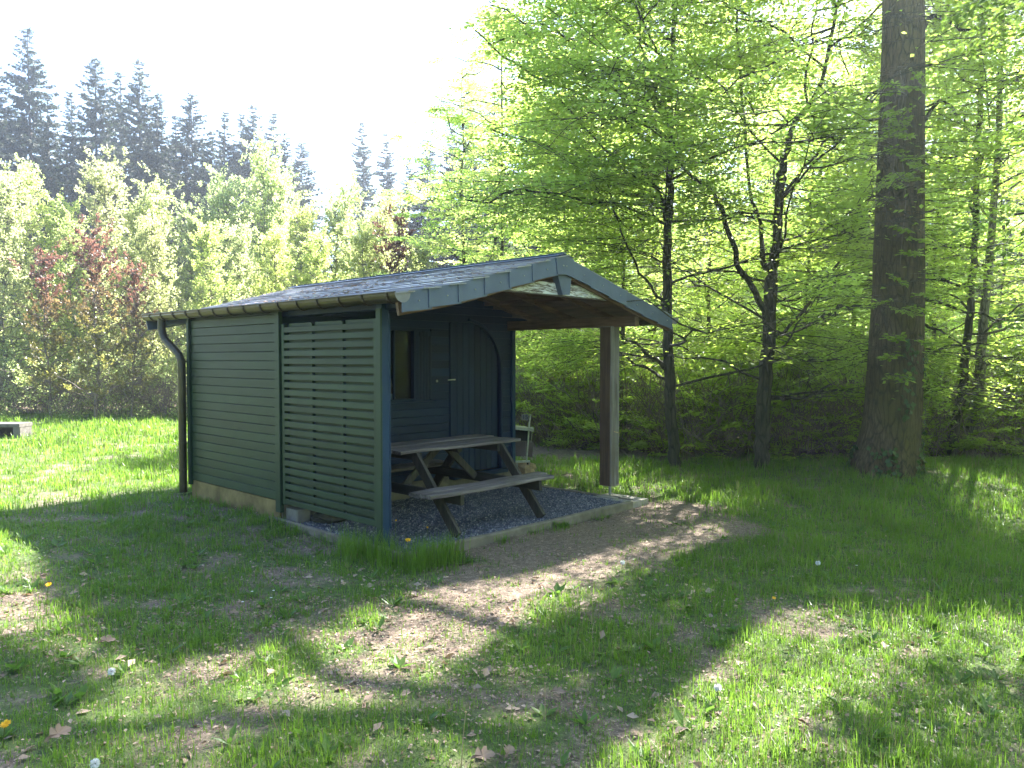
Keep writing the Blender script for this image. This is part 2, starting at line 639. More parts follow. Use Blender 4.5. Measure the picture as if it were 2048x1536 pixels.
PATH = [px(1440, 1045), px(1230, 1090), px(1000, 1150), px(850, 1260), px(650, 1360), px(420, 1450)]


def grass_density(x, y):
    lx, ly = w2l(np.stack([x, y], -1))
    d = np.full(np.shape(x), .88)
    d = d + .25 * np.clip((x - 1.2 + (y - 5) * .1) / 1.2, 0, 1)
    for k in range(len(PATH) - 1):
        wd = (.5, .55, .52, .34, .26)[k]
        q = seg_dist(x, y, PATH[k], PATH[k + 1]) / wd
        d = np.minimum(d, .16 + np.clip(q - .55, 0, 1) * 1.2 + (.0, .03, .10, .22, .32)[k])
    core = (lx > .5) & (lx < 4.0) & (ly > -1.25) & (ly < -.25)
    d = np.where(core, np.minimum(d, .03), d)
    d = d * np.clip(.40 + 1.5 * vnoise(x, y, .3, 11), 0, 1.35)
    d = d * np.where((y < 6) & (x < 1.5), .78 + .4 * np.clip((vnoise(x, y, .7, 21) - .3) * 4, 0, 1), 1)
    # shaded ground right under the left wall is thinner
    d = np.where((lx > -1.6) & (lx < 0) & (ly > -.5), d * .8, d)
    inside = (lx > -.05) & (lx < 3.62) & (ly > -.33) & (ly < 4.0)
    d = np.where(inside, 0, d)
    far = y > 12.8 + np.clip(-x, 0, 8) * 1.2
    d = np.where(far, d * .15, d)
    return np.clip(d, 0, 1.2)


# ------------------------------------------------------------------ ground
def graded(a, b_, n, p):
    t_ = np.linspace(-1, 1, n)
    return (a + b_) / 2 + np.sign(t_) * np.abs(t_) ** p * (b_ - a) / 2


gx = np.unique(np.concatenate([np.linspace(-9, 9, 200), graded(-320, 320, 80, 2.6)]))
gy = np.unique(np.concatenate([np.linspace(1, 16, 190), np.linspace(-300, 1, 24), np.linspace(16, 60, 60), np.linspace(60, 420, 30)]))
X, Y = np.meshgrid(gx, gy)
Z = ground_h(X, Y)
V = np.stack([X, Y, Z], -1).reshape(-1, 3)
nx, ny = len(gx), len(gy)
ii = (np.arange(ny - 1)[:, None] * nx + np.arange(nx - 1)[None, :])
Q = np.stack([ii, ii + 1, ii + nx + 1, ii + nx], -1).reshape(-1, 4)
g = Geo()
g.quads(V, Q)
ground = g.build('ground', M['ground'], smooth=True)
tag(ground, 'trampled clearing floor of brown earth and thin grass around the shelter', kind='structure')
dens = grass_density(V[:, 0], V[:, 1])
at = ground.data.attributes.new('green', 'FLOAT', 'POINT')
at.data.foreach_set('value', np.clip(dens, 0, 1).astype(np.float32))

# ------------------------------------------------------------------ the shelter
SH = thing('picnic_shelter', 'dark green wooden picnic shelter, front faces tinted skylight blue, with slatted side screen and low shingled gable roof', 'shelter', tuple(ORG), TH)

# roof profile in (x, z)
PROF = [(-.12, 2.19), (.55, 2.315), (2.0, 2.70), (3.45, 2.315), (4.10, 2.165)]
YF, YB = -.40, 4.83


def roof_z(x):
    return float(np.interp(x, [p[0] for p in PROF], [p[1] for p in PROF]))


# --- roof part
g = Geo()
for (x0, z0), (x1, z1) in zip(PROF[:-1], PROF[1:]):
    V = []
    for y in (YF + .02, YB - .02):
        V += [(x0, y, z0 - .035), (x1, y, z1 - .035), (x1, y, z1 - .015), (x0, y, z0 - .015)]
    g.quads(V, [(0, 1, 2, 3), (7, 6, 5, 4), (0, 4, 5, 1), (3, 2, 6, 7), (0, 3, 7, 4), (1, 5, 6, 2)])
ROOF = g.build('roof', M['soffit'], SH)

# shingles: left slope one by one, right slope (turned away) as one part
sg = Geo()
SW, SLn = .345, .20
sg.plank((-SW / 2 + .002, 0, 0), (SW / 2 - .002, 0, 0), SLn, .010, (0, 0, 1), .002)
shingle_me = sg.mesh('shingle', M['shingle'])
NROW = 15
arc = [0.0]
for (x0, z0), (x1, z1) in zip(PROF[:2], PROF[1:3]):
    arc.append(arc[-1] + math.hypot(x1 - x0, z1 - z0))
nper = int(round((YB - YF) / SW))
first = True
for r in range(NROW):
    s = .07 + r * (arc[-1] - .10) / (NROW - 1) - .02
    x = float(np.interp(s, arc, [p[0] for p in PROF[:3]]))
    z = float(np.interp(s, arc, [p[1] for p in PROF[:3]]))
    ang = math.atan2(2.315 - 2.19, .67) if x < .55 else math.atan2(2.70 - 2.315, 1.45)
    off = (r % 2) * .5
    for k in range(nper + 1):
        y = YF + SW * (k + off)
        if y - SW / 2 < YF - .03 or y + SW / 2 > YB + .03:
            if y - SW / 2 < YF - .20 or y + SW / 2 > YB + .20:
                continue
            y = min(max(y, YF + SW / 2 - .025), YB - SW / 2 + .025)
        o = link('shingle', shingle_me, ROOF, (x, y, z + .002 + random.uniform(0, .004)))
        # local x of the plank runs along the roof (y), its width up the slope, tail lifted over the row below
        c_, s_ = math.cos(ang - .07), math.sin(ang - .07)
        o.rotation_euler = Matrix(((0, -c_, -s_), (1, 0, 0), (0, -s_, c_))).to_euler()
        o.rotation_euler.rotate_axis('X', random.uniform(-.02, .02))
g = Geo()
arcR = math.hypot(1.45, .385) + math.hypot(.65, .15)
for r in range(NROW):
    f = (r + .4) / NROW
    x = 2.0 + 2.08 * f
    z = roof_z(x) + .006
    ang = -math.atan2(.385, 1.45) if x < 3.45 else -math.atan2(.15, .65)
    for k in range(nper):
        y = YF + SW * (k + .5)
        c, s_ = math.cos(ang + .045), math.sin(ang + .045)
        g.plank((x, y - SW / 2 + .002, z), (x, y + SW / 2 - .002, z), .2, .007, (-s_, 0, c), .0015)
o = g.build('shingle_slope', M['shingle'], SH)
o['kind'] = 'stuff'
g = Geo()
g.plank((1.95, YF - .01, 2.713), (1.95, YB, 2.713), .16, .006, (-.26, 0, .965), .001)
g.plank((2.05, YF - .01, 2.712), (2.05, YB, 2.712), .16, .006, (.26, 0, .965), .001)
g.build('ridge_strip', M['slate'], SH)

# needle litter and moss lying on the roof
g = Geo()
n = 900
xs = rng.uniform(-.08, 1.9, n)
ys = rng.uniform(YF + .1, YB - .1, n)
keep = vnoise(xs, ys, .5, 3) > .45
xs, ys = xs[keep], ys[keep]
zz = np.interp(xs, [p[0] for p in PROF], [p[1] for p in PROF]) + .02
a = rng.uniform(0, PI, len(xs))
L_ = rng.uniform(.01, .035, len(xs))
dx, dy = np.cos(a) * L_, np.sin(a) * L_
C_ = np.stack([xs, ys, zz], -1)
D1 = np.stack([dx, dy, dx * .25], -1)
D2 = np.stack([-dy * .4, dx * .4, -dy * .1], -1)
V = np.stack([C_ - D1, C_ + D2 + [0, 0, .006], C_ + D1, C_ - D2], 1).reshape(-1, 3)
g.quads(V, np.arange(len(V)).reshape(-1, 4), 0, rng.random(len(xs)))
o = g.build('roof_litter', M['dry'], SH)
o['kind'] = 'stuff'

# --- fascia made of overlapping slate plates
FAS = thing_f = None
g = Geo()
for (xa, xb) in ((-.10, 2.0), (2.0, 4.06)):
    xs = np.linspace(xa, xb, 9)
    for x0, x1 in zip(xs[:-1], xs[1:]):
        p0 = np.array([x0, YF + .055, roof_z(x0) - .12])
        p1 = np.array([x1, YF + .055, roof_z(x1) - .12])
        g.plank(p0, p1, .13, .03, (0, 1, 0), .003)
FAS = g.build('fascia', M['wood_roof'], SH)


def plate(x0, x1, h0, h1, y, th, lean=0, lower=.008):
    """slate plate following the roof edge between x0 and x1"""
    g = Geo()
    n = 4
    V = []
    for k in range(n + 1):
        x = x0 + (x1 - x0) * k / n
        zt = roof_z(x) + .006
        hh = h0 + (h1 - h0) * k / n
        yy = y - lean * (1 - k / n)
        sk = .02 * (1 if x1 <= 2.001 else -1) * 0
        for (zz_, yo) in ((zt, 0), (zt - hh, -.004), (zt - hh, th), (zt, th)):
            V.append((x + (lower if (zz_ < zt) and k == n else 0), yy + yo, zz_))
    Q = []
    for k in range(n):
        for i in range(4):
            j = (i + 1) % 4
            Q.append((k * 4 + i, k * 4 + j, k * 4 + 4 + j, k * 4 + 4 + i)[::-1])
    Q += [(0, 1, 2, 3), (n * 4 + 3, n * 4 + 2, n * 4 + 1, n * 4)]
    g.quads(V, Q)
    return g


cuts = [-.10, .20, .54, .865, 1.19, 1.515, 1.87]
for i in range(6):
    pl = plate(cuts[i] - (.0 if i == 0 else .012), cuts[i + 1], .165, .178, YF, .006, .010, .03).build('fascia_plate', M['slate'], FAS)
    s = Geo()
    xm = (cuts[i] + cuts[i + 1]) / 2 + .03
    s.tube([(xm, YF - .016, roof_z(xm) - .085), (xm, YF - .008, roof_z(xm) - .085)], .006, 8)
    s.build('screw', M['steel'], FAS)
cutsr = [2.13, 2.45, 2.78, 3.1, 3.43, 3.75, 4.06]
for i in range(6):
    plate(cutsr[i] - .01, cutsr[i + 1], .178, .165, YF, .006, -.006, 0).build('fascia_plate', M['slate'], FAS)
    s = Geo()
    xm = (cutsr[i] + cutsr[i + 1]) / 2 + .03
    s.tube([(xm, YF - .012, roof_z(xm) - .085), (xm, YF - .002, roof_z(xm) - .085)], .006, 8)
    s.build('screw', M['steel'], FAS)
# peak plate, five-sided
g = Geo()
V = []
for yy in (YF - .012, YF - .004):
    V += [(1.86, yy, 2.672), (2.0, yy, 2.712), (2.14, yy, 2.675), (2.14, yy, 2.490), (2.02, yy, 2.512), (1.88, yy, 2.505)]
g.quads(V, [(0, 1, 4, 5), (1, 2, 3, 4), (11, 10, 7, 6), (10, 9, 8, 7), (0, 6, 7, 1), (1, 7, 8, 2), (2, 8, 9, 3), (3, 9, 10, 4), (4, 10, 11, 5), (5, 11, 6, 0)])
g.build('fascia_plate', M['slate'], FAS)
s = Geo()
for xx in (1.97, 2.02):
    s.tube([(xx, YF - .02, 2.60), (xx, YF - .012, 2.60)], .006, 8)
s.build('screw', M['steel'], FAS)
# hanging king piece
g = Geo()
V = []
for yy in (YF + .02, YF + .10):
    V += [(1.915, yy, 2.52), (2.145, yy, 2.52), (2.115, yy, 2.315), (2.0, yy, 2.31)]
g.quads(V, [(3, 2, 1, 0), (4, 5, 6, 7), (0, 1, 5, 4), (1, 2, 6, 5), (2, 3, 7, 6), (3, 0, 4, 7)])
g.build('king_block', M['slate'], SH)
# rear fascia
g = Geo()
for (x0, z0), (x1, z1) in zip(PROF[:-1], PROF[1:]):
    g.plank((x0, YB, z0 - .09), (x1, YB, z1 - .09), .16, .02, (0, 1, 0), .003)
g.build('rear_fascia', M['slate'], SH)

# --- roof timbers
g = Geo()
g.plank((1.05, YF + .14, 2.37), (2.95, YF + .14, 2.37), .125, .11, (0, 1, 0), .004)
g.build('tie_beam', M['peel'], SH)
for x, z, mt_ in ((.085, 2.145, 'paint_blue'), (3.45, 2.095, 'wood_roof_y')):
    g = Geo()
    g.plank((x, YF + .10, z), (x, YB - .1, z), .12, .08, (1, 0, 0), .005)
    g.build('wall_plate', M[mt_], SH)
g = Geo()
g.plank((2.0, YF + .12, 2.585), (2.0, YB - .1, 2.585), .14, .07, (1, 0, 0), .005)
g.build('ridge_beam', M['wood_roof_y'], SH)
for x in (1.0, 3.0):
    g = Geo()
    g.plank((x, YF + .12, roof_z(x) - .065), (x, YB - .1, roof_z(x) - .065), .05, .05, (1, 0, 0), .004)
    g.build('purlin', M['wood_roof_y'], SH)
for y in (-.28, .32, .92, 1.50, 4.1, 4.7):
    for xa, xb in ((.13, 1.97), (2.03, 4.0)):
        g = Geo()
        xs = np.linspace(xa, xb, 4)
        if xa < 1:
            xs = [xa, .55, xb]
        else:
            xs = [xa, 3.45, xb]
        for a_, b_ in zip(xs[:-1], xs[1:]):
            g.plank((a_, y, roof_z(a_) - .075), (b_, y, roof_z(b_) - .075), .08, .055, (0, 1, 0), .004)
        g.build('rafter', M['wood_roof'], SH)
# lining boards under the right slope and eave board under left
for k in range(18):
    x = 2.12 + k * .105
    if x > 4.0:
        break
    g = Geo()
    g.plank((x, YF + .03, roof_z(x) - .043), (x, YB - .03, roof_z(x) - .043), .10, .012, (.25, 0, .97), .002)
    g.build('lining_board', M['soffit'], SH)
for k in range(18):
    x = 1.88 - k * .105
    if x < -.06:
        break
    g = Geo()
    g.plank((x, YF + .03, roof_z(x) - .043), (x, YB - .03, roof_z(x) - .043), .10, .012, (-.25, 0, .97), .002)
    g.build('lining_board', M['soffit'], SH)

# --- foundation, floor slab
g = Geo()
g.box(.012, 3.52, 1.77, 3.86, -.16, .172)
g.build('foundation', M['foundation'], SH)
g = Geo()
g.box(.03, 3.53, 1.745, 1.768, -.12, .168)
g.build('plinth', M['kerb'], SH)

# --- side wall of horizontal boards (x = 0 plane)
g = Geo()
g.box(.03, .045, 1.80, 3.82, .17, 2.15)
WL = g.build('side_wall', M['paint_green'], SH)
bg_ = Geo()
bg_.plank((0, 1.80, 0), (0, 3.82, 0), .093, .02, (1, 0, 0), .0035)
board_me = bg_.mesh('board', M['paint_green'])
k = 0
z = .182 + .046
while z < 2.16:
    o = link('board', board_me, WL, (.018 + random.uniform(-.001, .001), 0, z))
    z += .0968
g = Geo()
g.plank((.0, 3.85, .12), (.0, 3.85, 2.17), .06, .05, (1, 0, 0), .004)
g.build('corner_trim', M['paint_green'], SH)
g = Geo()
g.plank((-.004, 1.745, .07), (-.004, 1.745, 2.15), .095, .045, (1, 0, 0), .004)
g.build('corner_trim', M['paint_green'], SH)

# rear and right hand walls of the hut
g = Geo()
g.box(.03, 3.55, 3.80, 3.84, .17, 2.15)
g.build('rear_wall', M['paint_green'], SH)
g = Geo()
g.box(3.50, 3.53, 1.80, 3.80, .17, 2.08)
WR = g.build('right_wall', M['paint_blue'], SH)
bg2 = Geo()
bg2.plank((0, 1.80, 0), (0, 3.84, 0), .093, .02, (1, 0, 0), .0035)
b2 = bg2.mesh('board', M['paint_blue'])
z = .182 + .046
while z < 2.1:
    link('board', b2, WR, (3.542, 0, z))
    z += .0968

# --- front wall of the hut (y = 1.75), boards tinted skylight blue, window, shutter, arched door
YW = 1.76
g = Geo()
# backing pieces leave the window and the door recess open
g.box(.03, 1.20, YW + .02, YW + .04, .17, 2.15)
g.box(1.20, 1.80, YW + .02, YW + .04, .17, 1.14)
g.box(1.20, 1.80, YW + .02, YW + .04, 2.02, 2.30)
g.box(1.80, 2.36, YW + .02, YW + .04, .17, 2.15)
g.box(3.28, 3.50, YW + .02, YW + .04, .17, 2.15)
V = []
for yy in (YW + .02, YW + .04):
    V += [(.55, yy, 2.15), (3.45, yy, 2.15), (3.0, yy, 2.38), (2.0, yy, 2.64), (1.0, yy, 2.38)]
g.quads(V, [(0, 1, 2, 4), (9, 7, 6, 5)])
g.tris(V, [(4, 2, 3), (8, 7, 9)][:1])
FW = g.build('front_wall', M['paint_blue'], SH)


def wall_board(x0, x1, zc, mat='paint_blue', par=None):
    g = Geo()
    g.plank((x0, YW + .008, zc), (x1, YW + .008, zc), .093, .02, (0, 1, 0), .0035)
    return g.build('board', M[mat], par or FW)


ARC_C, ARC_R = (2.60, 1.48), .66      # arch of the door opening: right jamb at x=3.26
z = .182 + .046
while z < 2.62:
    top = z + .046
    def opening_right(zz):
        if zz < 1.48:
            return 3.26
        dz = zz - 1.48
        return 2.60 + math.sqrt(max(0, ARC_R ** 2 - dz * dz)) if dz < ARC_R else None
    xr = 3.50 if z < 2.12 else 2.0 + (2.66 - z) / .2655
    xl = .05 if z < 2.12 else 2.0 - (2.66 - z) / .2655
    r = opening_right(z)
    if z < 1.13:
        wall_board(xl, 2.36, z)
        wall_board(r + .01, xr, z)
    elif z < 2.0:
        wall_board(xl, 1.19, z)
        wall_board(2.06, 2.36, z)
        wall_board((r or 2.4) + .01, xr, z)
    elif r is not None and r > 2.4:
        wall_board(xl, 2.36, z)
        wall_board(r + .01, xr, z)
    else:
        wall_board(xl, xr, z)
    z += .0968
g = Geo()
g.plank((3.505, YW - .012, .12), (3.505, YW - .012, 2.06), .06, .05, (0, 1, 0), .004)
g.plank((3.545, YW + .02, .12), (3.545, YW + .02, 2.06), .06, .03, (1, 0, 0), .004)
g.build('corner_trim', M['post_sky_tint'], SH)

# arched door frame (dark reveal) and planked door
g = Geo()
pts = [(3.275, YW - .012, .19), (3.275, YW - .012, 1.0), (3.275, YW - .012, 1.48)]
for k in range(1, 12):
    a_ = k / 11 * PI / 2 * .93
    pts.append((2.60 + (ARC_R + .015) * math.cos(a_), YW - .012, 1.48 + (ARC_R + .015) * math.sin(a_)))
for p, q in zip(pts[:-1], pts[1:]):
    g.plank(p, q, .035, .05, (0, 1, 0), .003)
g.plank((2.372, YW - .005, .19), (2.372, YW - .005, 2.1), .03, .04, (0, 1, 0), .003)
g.build('door_frame', M['paint_sky_tint_v'], SH)
g = Geo()
g.box(2.38, 3.27, YW + .045, YW + .06, .19, 2.14)
DOOR = g.build('door', M['paint_sky_tint_v'], SH)
xs = np.linspace(2.40, 3.235, 9)
for x0, x1 in zip(xs[:-1], xs[1:]):
    xm = (x0 + x1) / 2
    ztop = 1.48 + math.sqrt(max(.02, ARC_R ** 2 - max(0, xm - 2.60) ** 2)) if xm > 2.6 else 2.13
    g = Geo()
    g.plank((xm, YW + .03, .20), (xm, YW + .03, min(ztop, 2.13)), x1 - x0 - .004, .022, (0, 1, 0), .007)
    g.build('plank', M['paint_sky_tint_v'], DOOR)
g = Geo()
g.tube([(2.425, YW + .02, 1.39), (2.425, YW - .035, 1.39)], .008, 8)
g.tube([(2.43, YW - .03, 1.392), (2.37, YW - .034, 1.391), (2.31, YW - .032, 1.388)], [.009, .008, .007], 8)
g.build('handle', M['white_paint'], DOOR)
g = Geo()
g.tube([(2.146, YW - .006, 1.379), (2.146, YW - .014, 1.379)], .016, 12)
g.build('lock_plate', M['steel'], SH)
g = Geo()
g.plank((2.34, YW - .06, .165), (3.30, YW - .06, .165), .12, .05, (0, 0, 1), .005)
g.build('door_step', M['paint_blue'], SH)

# window with frame, pane, and a shutter folded back beside it
WIN = Geo()
for p, q in (((1.20, YW, 1.155), (1.80, YW, 1.155)), ((1.20, YW, 2.005), (1.80, YW, 2.005))):
    WIN.plank(p, q, .04, .06, (0, 1, 0), .003)
for x in (1.215, 1.785):
    WIN.plank((x, YW, 1.175), (x, YW, 1.985), .035, .06, (0, 1, 0), .003)
WIN.plank((1.50, YW + .012, 1.175), (1.50, YW + .012, 1.985), .025, .03, (0, 1, 0), .003)
WIN = WIN.build('window', M['paint_sky_tint_v'], SH)
g = Geo()
g.box(1.225, 1.775, YW + .024, YW + .028, 1.17, 1.99)
g.build('pane', M['glass'], WIN)
g = Geo()
g.plank((1.17, YW - .03, 1.125), (2.08, YW - .03, 1.125), .08, .025, (0, 0, 1), .003)
g.build('sill', M['paint_blue'], WIN)
g = Geo()
g.box(1.815, 2.045, YW - .012, YW - .004, 1.165, 1.99)
SHU = g.build('shutter', M['paint_sky_tint_v'], SH)
for i, xm in enumerate(np.linspace(1.835, 2.025, 5)):
    g = Geo()
    g.plank((xm, YW - .021, 1.165), (xm, YW - .021, 1.93 + .06 * math.sin(i / 4 * PI)), .044, .018, (0, 1, 0), .006)
    g.build('plank', M['paint_sky_tint_v'], SHU)

# black sheet standing in for the unlit room behind the wall, with a plank and a mug seen through the window
g = Geo()
g.box(.07, 3.48, 2.9, 2.93, .2, 2.1)
g.build('dark_backdrop', M['black'], SH)
BD = thing('leaning_board', 'pale yellow board leaning behind the window of the shelter', 'board', tuple(l2w(1.52, 1.86, 0)), TH)
g = Geo()
g.plank((.06, .03, 1.17), (.0, .05, 1.42), .07, .018, (0, 1, 0), .003)
g.build('plank', M['tan'], BD)
MG = thing('mug', 'small white mug on the ledge inside the shelter window', 'mug', tuple(l2w(1.50, 1.83, 1.17)), TH)
g = Geo()
g.tube([(0, 0, .0), (0, 0, .03), (0, 0, .07)], [.028, .03, .032], 14)
g.build('cup', M['white_petal'], MG)
g = Geo()
g.tube([(.03, 0, .058), (.048, 0, .05), (.05, 0, .03), (.03, 0, .018)], .004, 6)
g.build('handle', M['white_petal'], MG)
g = Geo()
g.box(1.21, 1.79, YW + .045, YW + .16, 1.155, 1.168)
g.build('ledge', M['paint_blue'], WIN)

# --- corner post and slatted screen
g = Geo()
g.plank((.04, .045, -.06), (.04, .045, 2.14), .08, .085, (0, 1, 0), .005)
g.build('corner_post', M['post_sky_tint'], SH)
g = Geo()
g.plank((.085, .012, .15), (.085, .012, 2.05), .016, .03, (0, 1, 0), .002)
g.build('edge_strip', M['post_sky_tint'], SH)
g = Geo()
g.plank((-.006, .035, .0), (-.006, .035, 2.09), .07, .022, (1, 0, 0), .004)
SCR = g.build('slat_screen', M['paint_green'], SH)
for yy in (1.655, .09):
    g = Geo()
    g.plank((.015, yy, .16), (.015, yy, 2.0), .05, .045, (1, 0, 0), .004)
    g.build('stile', M['paint_green'], SCR)
fs = Geo()
fs.plank((0, .085, 0), (0, 1.665, 0), .056, .016, (1, 0, 0), .003)
fs = fs.mesh('slat', M['paint_green'])
rs = [Geo(), Geo(), Geo()]
for gg, (a_, b_) in zip(rs, ((1.60, 1.19), (1.12, .67), (.60, .115))):
    gg.plank((0, b_, 0), (0, a_, 0), .052, .016, (1, 0, 0), .003)
rs = [gg.mesh('slat', M['paint_green']) for gg in rs]
NS = 23
for k in range(NS):
    z = .192 + k * .0797
    link('slat', fs, SCR, (.002 + random.uniform(-.0015, .0015), 0, z))
    for r_ in rs:
        link('slat', r_, SCR, (.042, 0, z + .040))
for y in (1.155, .635):
    g = Geo()
    g.plank((.022, y, .16), (.022, y, 2.0), .045, .022, (1, 0, 0), .003)
    g.build('batten', M['paint_green'], SCR)

# --- right post on its steel foot
g = Geo()
g.plank((3.445, .085, .125), (3.445, .085, 2.04), .172, .172, (0, 1, 0), .008)
g.build('timber_post', M['wood_post'], SH)
g = Geo()
g.box(3.352, 3.3575, .012, .158, .13, 2.03)  # thin darker sheet, shade of the post's left face put into colour
g.build('post_shade_face', M['wood_post_shade'], SH)
g = Geo()
for z0 in (.14, .55, .95):
    g.plank((3.485 + rng.normal(0, .004), -.0015, z0), (3.483 + rng.normal(0, .004), -.0015, z0 + .40), .008, .003, (0, 1, 0), .001)
g.build('drying_crack', M['black'], SH)
g = Geo()
g.tube([(3.43, .06, -.02), (3.43, .06, .12)], .017, 10)
g.box(3.38, 3.50, .02, .14, .118, .1245)
g.build('post_foot', M['steel'], SH)
g = Geo()
g.plank((3.42, -.004, .78), (3.54, -.01, .755), .012, .005, (0, 1, 0), .001)
g.build('cord_tie', M['tan'], SH)

# --- gutters with brackets, downpipe
def half_round(g, x, y0, y1, z0, z1, r=.078, th=.004, n=10):
    V = []
    for (y, z) in ((y0, z0), (y1, z1)):
        for rr in (r, r - th):
            for k in range(n + 1):
                a_ = PI + PI * k / n
                V.append((x + rr * math.cos(a_), y, z + rr * math.sin(a_)))
    m_ = n + 1
    Q = []
    for k in range(n):
        Q.append((k, k + 1, 2 * m_ + k + 1, 2 * m_ + k))
        Q.append((m_ + k + 1, m_ + k, 3 * m_ + k, 3 * m_ + k + 1))
        Q.append((k + 1, k, m_ + k, m_ + k + 1))
        Q.append((2 * m_ + k, 2 * m_ + k + 1, 3 * m_ + k + 1, 3 * m_ + k))
    Q.append((0, 2 * m_, 3 * m_, m_))
    Q.append((n, m_ + n, 3 * m_ + n, 2 * m_ + n))
    g.quads(V, Q)


GR = .085


def gutter(x, y0, y1, z0, z1, nb, outer, side):
    g = Geo()
    half_round(g, x, y0, y1, z0, z1)
    g.tube([(x + outer * .078, y0, z0 + .003), (x + outer * .078, y1, z1 + .003)], .007, 8)
    G_ = g.build('gutter', M['zinc'], SH)
    for k in range(nb):
        f = (k + .35) / nb
        y = y0 + (y1 - y0) * f
        z = z0 + (z1 - z0) * f
        b_ = Geo()
        pts = [(x + GR * math.cos(a_), y, z + GR * math.sin(a_)) for a_ in np.linspace(PI, 2 * PI, 11)]
        for p, q in zip(pts[:-1], pts[1:]):
            b_.plank(p, q, .034, .006, (p[0] - x, 0, p[2] - z), .001)
        b_.build('bracket', M['bracket'], G_)
    for yy, zz_ in ((y0 - .003, z0), (y1 + .003, z1)):
        c = Geo()
        ring = [(x + .081 * math.cos(a_), yy, zz_ + .081 * math.sin(a_)) for a_ in np.linspace(PI, 2 * PI, 13)]
        V = ring + [(p[0], p[1] + .004, p[2]) for p in ring] + [(x, yy, zz_), (x, yy + .004, zz_)]
        T_ = []
        for k in range(12):
            T_ += [(k, k + 1, 26), (13 + k + 1, 13 + k, 27), (k + 1, k, 13 + k), (k + 1, 13 + k, 14 + k)]
        c.tris(V, T_)
        c.build('end_cap', M['zinc_end'], G_)
    return G_


gutter(-.095, YF - .01, YB + .02, 2.196, 2.216, 15, -1, -1)
gutter(4.155, YF + .02, YB + .02, 2.155, 2.135, 15, 1, 1)
g = Geo()
pp = [(-.105, 4.40, 2.15), (-.105, 4.40, 2.02), (-.103, 4.385, 1.975), (-.100, 4.33, 1.90), (-.075, 4.06, 1.745), (-.068, 3.99, 1.70), (-.066, 3.93, 1.63), (-.066, 3.925, 1.50), (-.066, 3.925, .8), (-.066, 3.925, .02)]
g.tube(pp, .047, 16)
PIPE = g.build('downpipe', M['zinc'], SH, smooth=True)
for z in (1.62, .62, .30):
    g = Geo()
    g.tube([(-.066, 3.925, z - .012), (-.066, 3.925, z + .012)], .051, 16)
    g.box(-.02, .0, 3.915, 3.935, z - .006, z + .006)
    g.build('pipe_clip', M['zinc'], PIPE)

# --- kerbs and gravel bed
KERB = Geo()
KERB.plank((-.035, 1.90, -.055), (-.035, -.30, -.055), .05, .13, (0, 0, 1), .008, segs=8, wob=.002)
KERB = KERB.build('kerb', M['kerb'])
KERB.location = tuple(ORG)
KERB.rotation_euler = (0, 0, TH)
tag(KERB, 'thin mossy concrete edging under the slatted screen beside the gravel', 'kerb', 'kerbs round the gravel floor')
for (p, q, lab, wd) in (((.0, -.33), (3.30, -.33), 'worn concrete kerb between the gravel and the bare earth in front of the picnic table', .07),
                        ((3.40, -.28), (3.40, 1.75), 'thin concrete edging of the gravel on the side of the single timber post', .05)):
    g = Geo()
    g.plank((p[0], p[1], -.055), (q[0], q[1], -.055), wd, .12, (0, 0, 1), .010, segs=9, wob=.004)
    o = g.build('kerb', M['kerb'])
    o.location = tuple(ORG)
    o.rotation_euler = (0, 0, TH)
    tag(o, lab, 'kerb', 'kerbs round the gravel floor')
g = Geo()
g.box(3.26, 3.62, -.36, .20, -.16, -.008)
g.box(3.30, 3.56, -.10, .17, -.008, .004)
o = g.build('post_pad', M['concrete'])
o.location = tuple(ORG)
o.rotation_euler = (0, 0, TH)
tag(o, 'square concrete pad under the steel foot of the timber post', 'concrete pad')
g = Geo()
g.box(-.01, 3.375, -.295, 1.765, -.09, -.022)
o = g.build('gravel_bed', plain_mat('gravel_base', (.04, .042, .06), (.12, .12, .15), 60, .9, 0, .8, .01))
o.location = tuple(ORG)
o.rotation_euler = (0, 0, TH)
tag(o, 'bed of dark blue grey gravel inside the kerbs', kind='structure')
n = 17000
cx = rng.uniform(-.005, 3.37, n)
cy = rng.uniform(-.29, 1.76, n)
sz = rng.uniform(.006, .014, n)
oct_v = np.array([(1, 0, 0), (-.9, .2, 0), (.1, 1, 0), (0, -1, .1), (0, .1, .8), (0, 0, -.8)])
oct_f = np.array([(0, 2, 4), (2, 1, 4), (1, 3, 4), (3, 0, 4), (2, 0, 5), (1, 2, 5), (3, 1, 5), (0, 3, 5)])
an = rng.uniform(0, 2 * PI, n)
ca, sa = np.cos(an), np.sin(an)
B_ = oct_v[None] * sz[:, None, None] * (1 + rng.normal(0, .2, (n, 6, 3)))
V = np.stack([B_[..., 0] * ca[:, None] - B_[..., 1] * sa[:, None] + cx[:, None], B_[..., 0] * sa[:, None] + B_[..., 1] * ca[:, None] + cy[:, None], B_[..., 2] - .019 + rng.uniform(0, .008, (n, 1))], -1).reshape(-1, 3)
F_ = (oct_f[None] + np.arange(n)[:, None, None] * 6).reshape(-1, 3)
g = Geo()
g.tris(V, F_, 0, np.repeat(rng.random(n), 8))
o = g.build('gravel', M['gravel'])
o.location = tuple(ORG)
o.rotation_euler = (0, 0, TH)
tag(o, 'loose dark grey gravel stones under the picnic table', kind='stuff')

# ------------------------------------------------------------------ picnic table
PT = thing('picnic_table', 'weathered wooden picnic table with attached benches standing on the gravel', 'picnic table', tuple(l2w(1.35, .75, 0)), TH)
cx0, cy0 = 1.35, .75


def tb(name, geo, mat):
    o = geo.build(name, M[mat], PT)
    o.location = (-cx0, -cy0, 0)
    return o


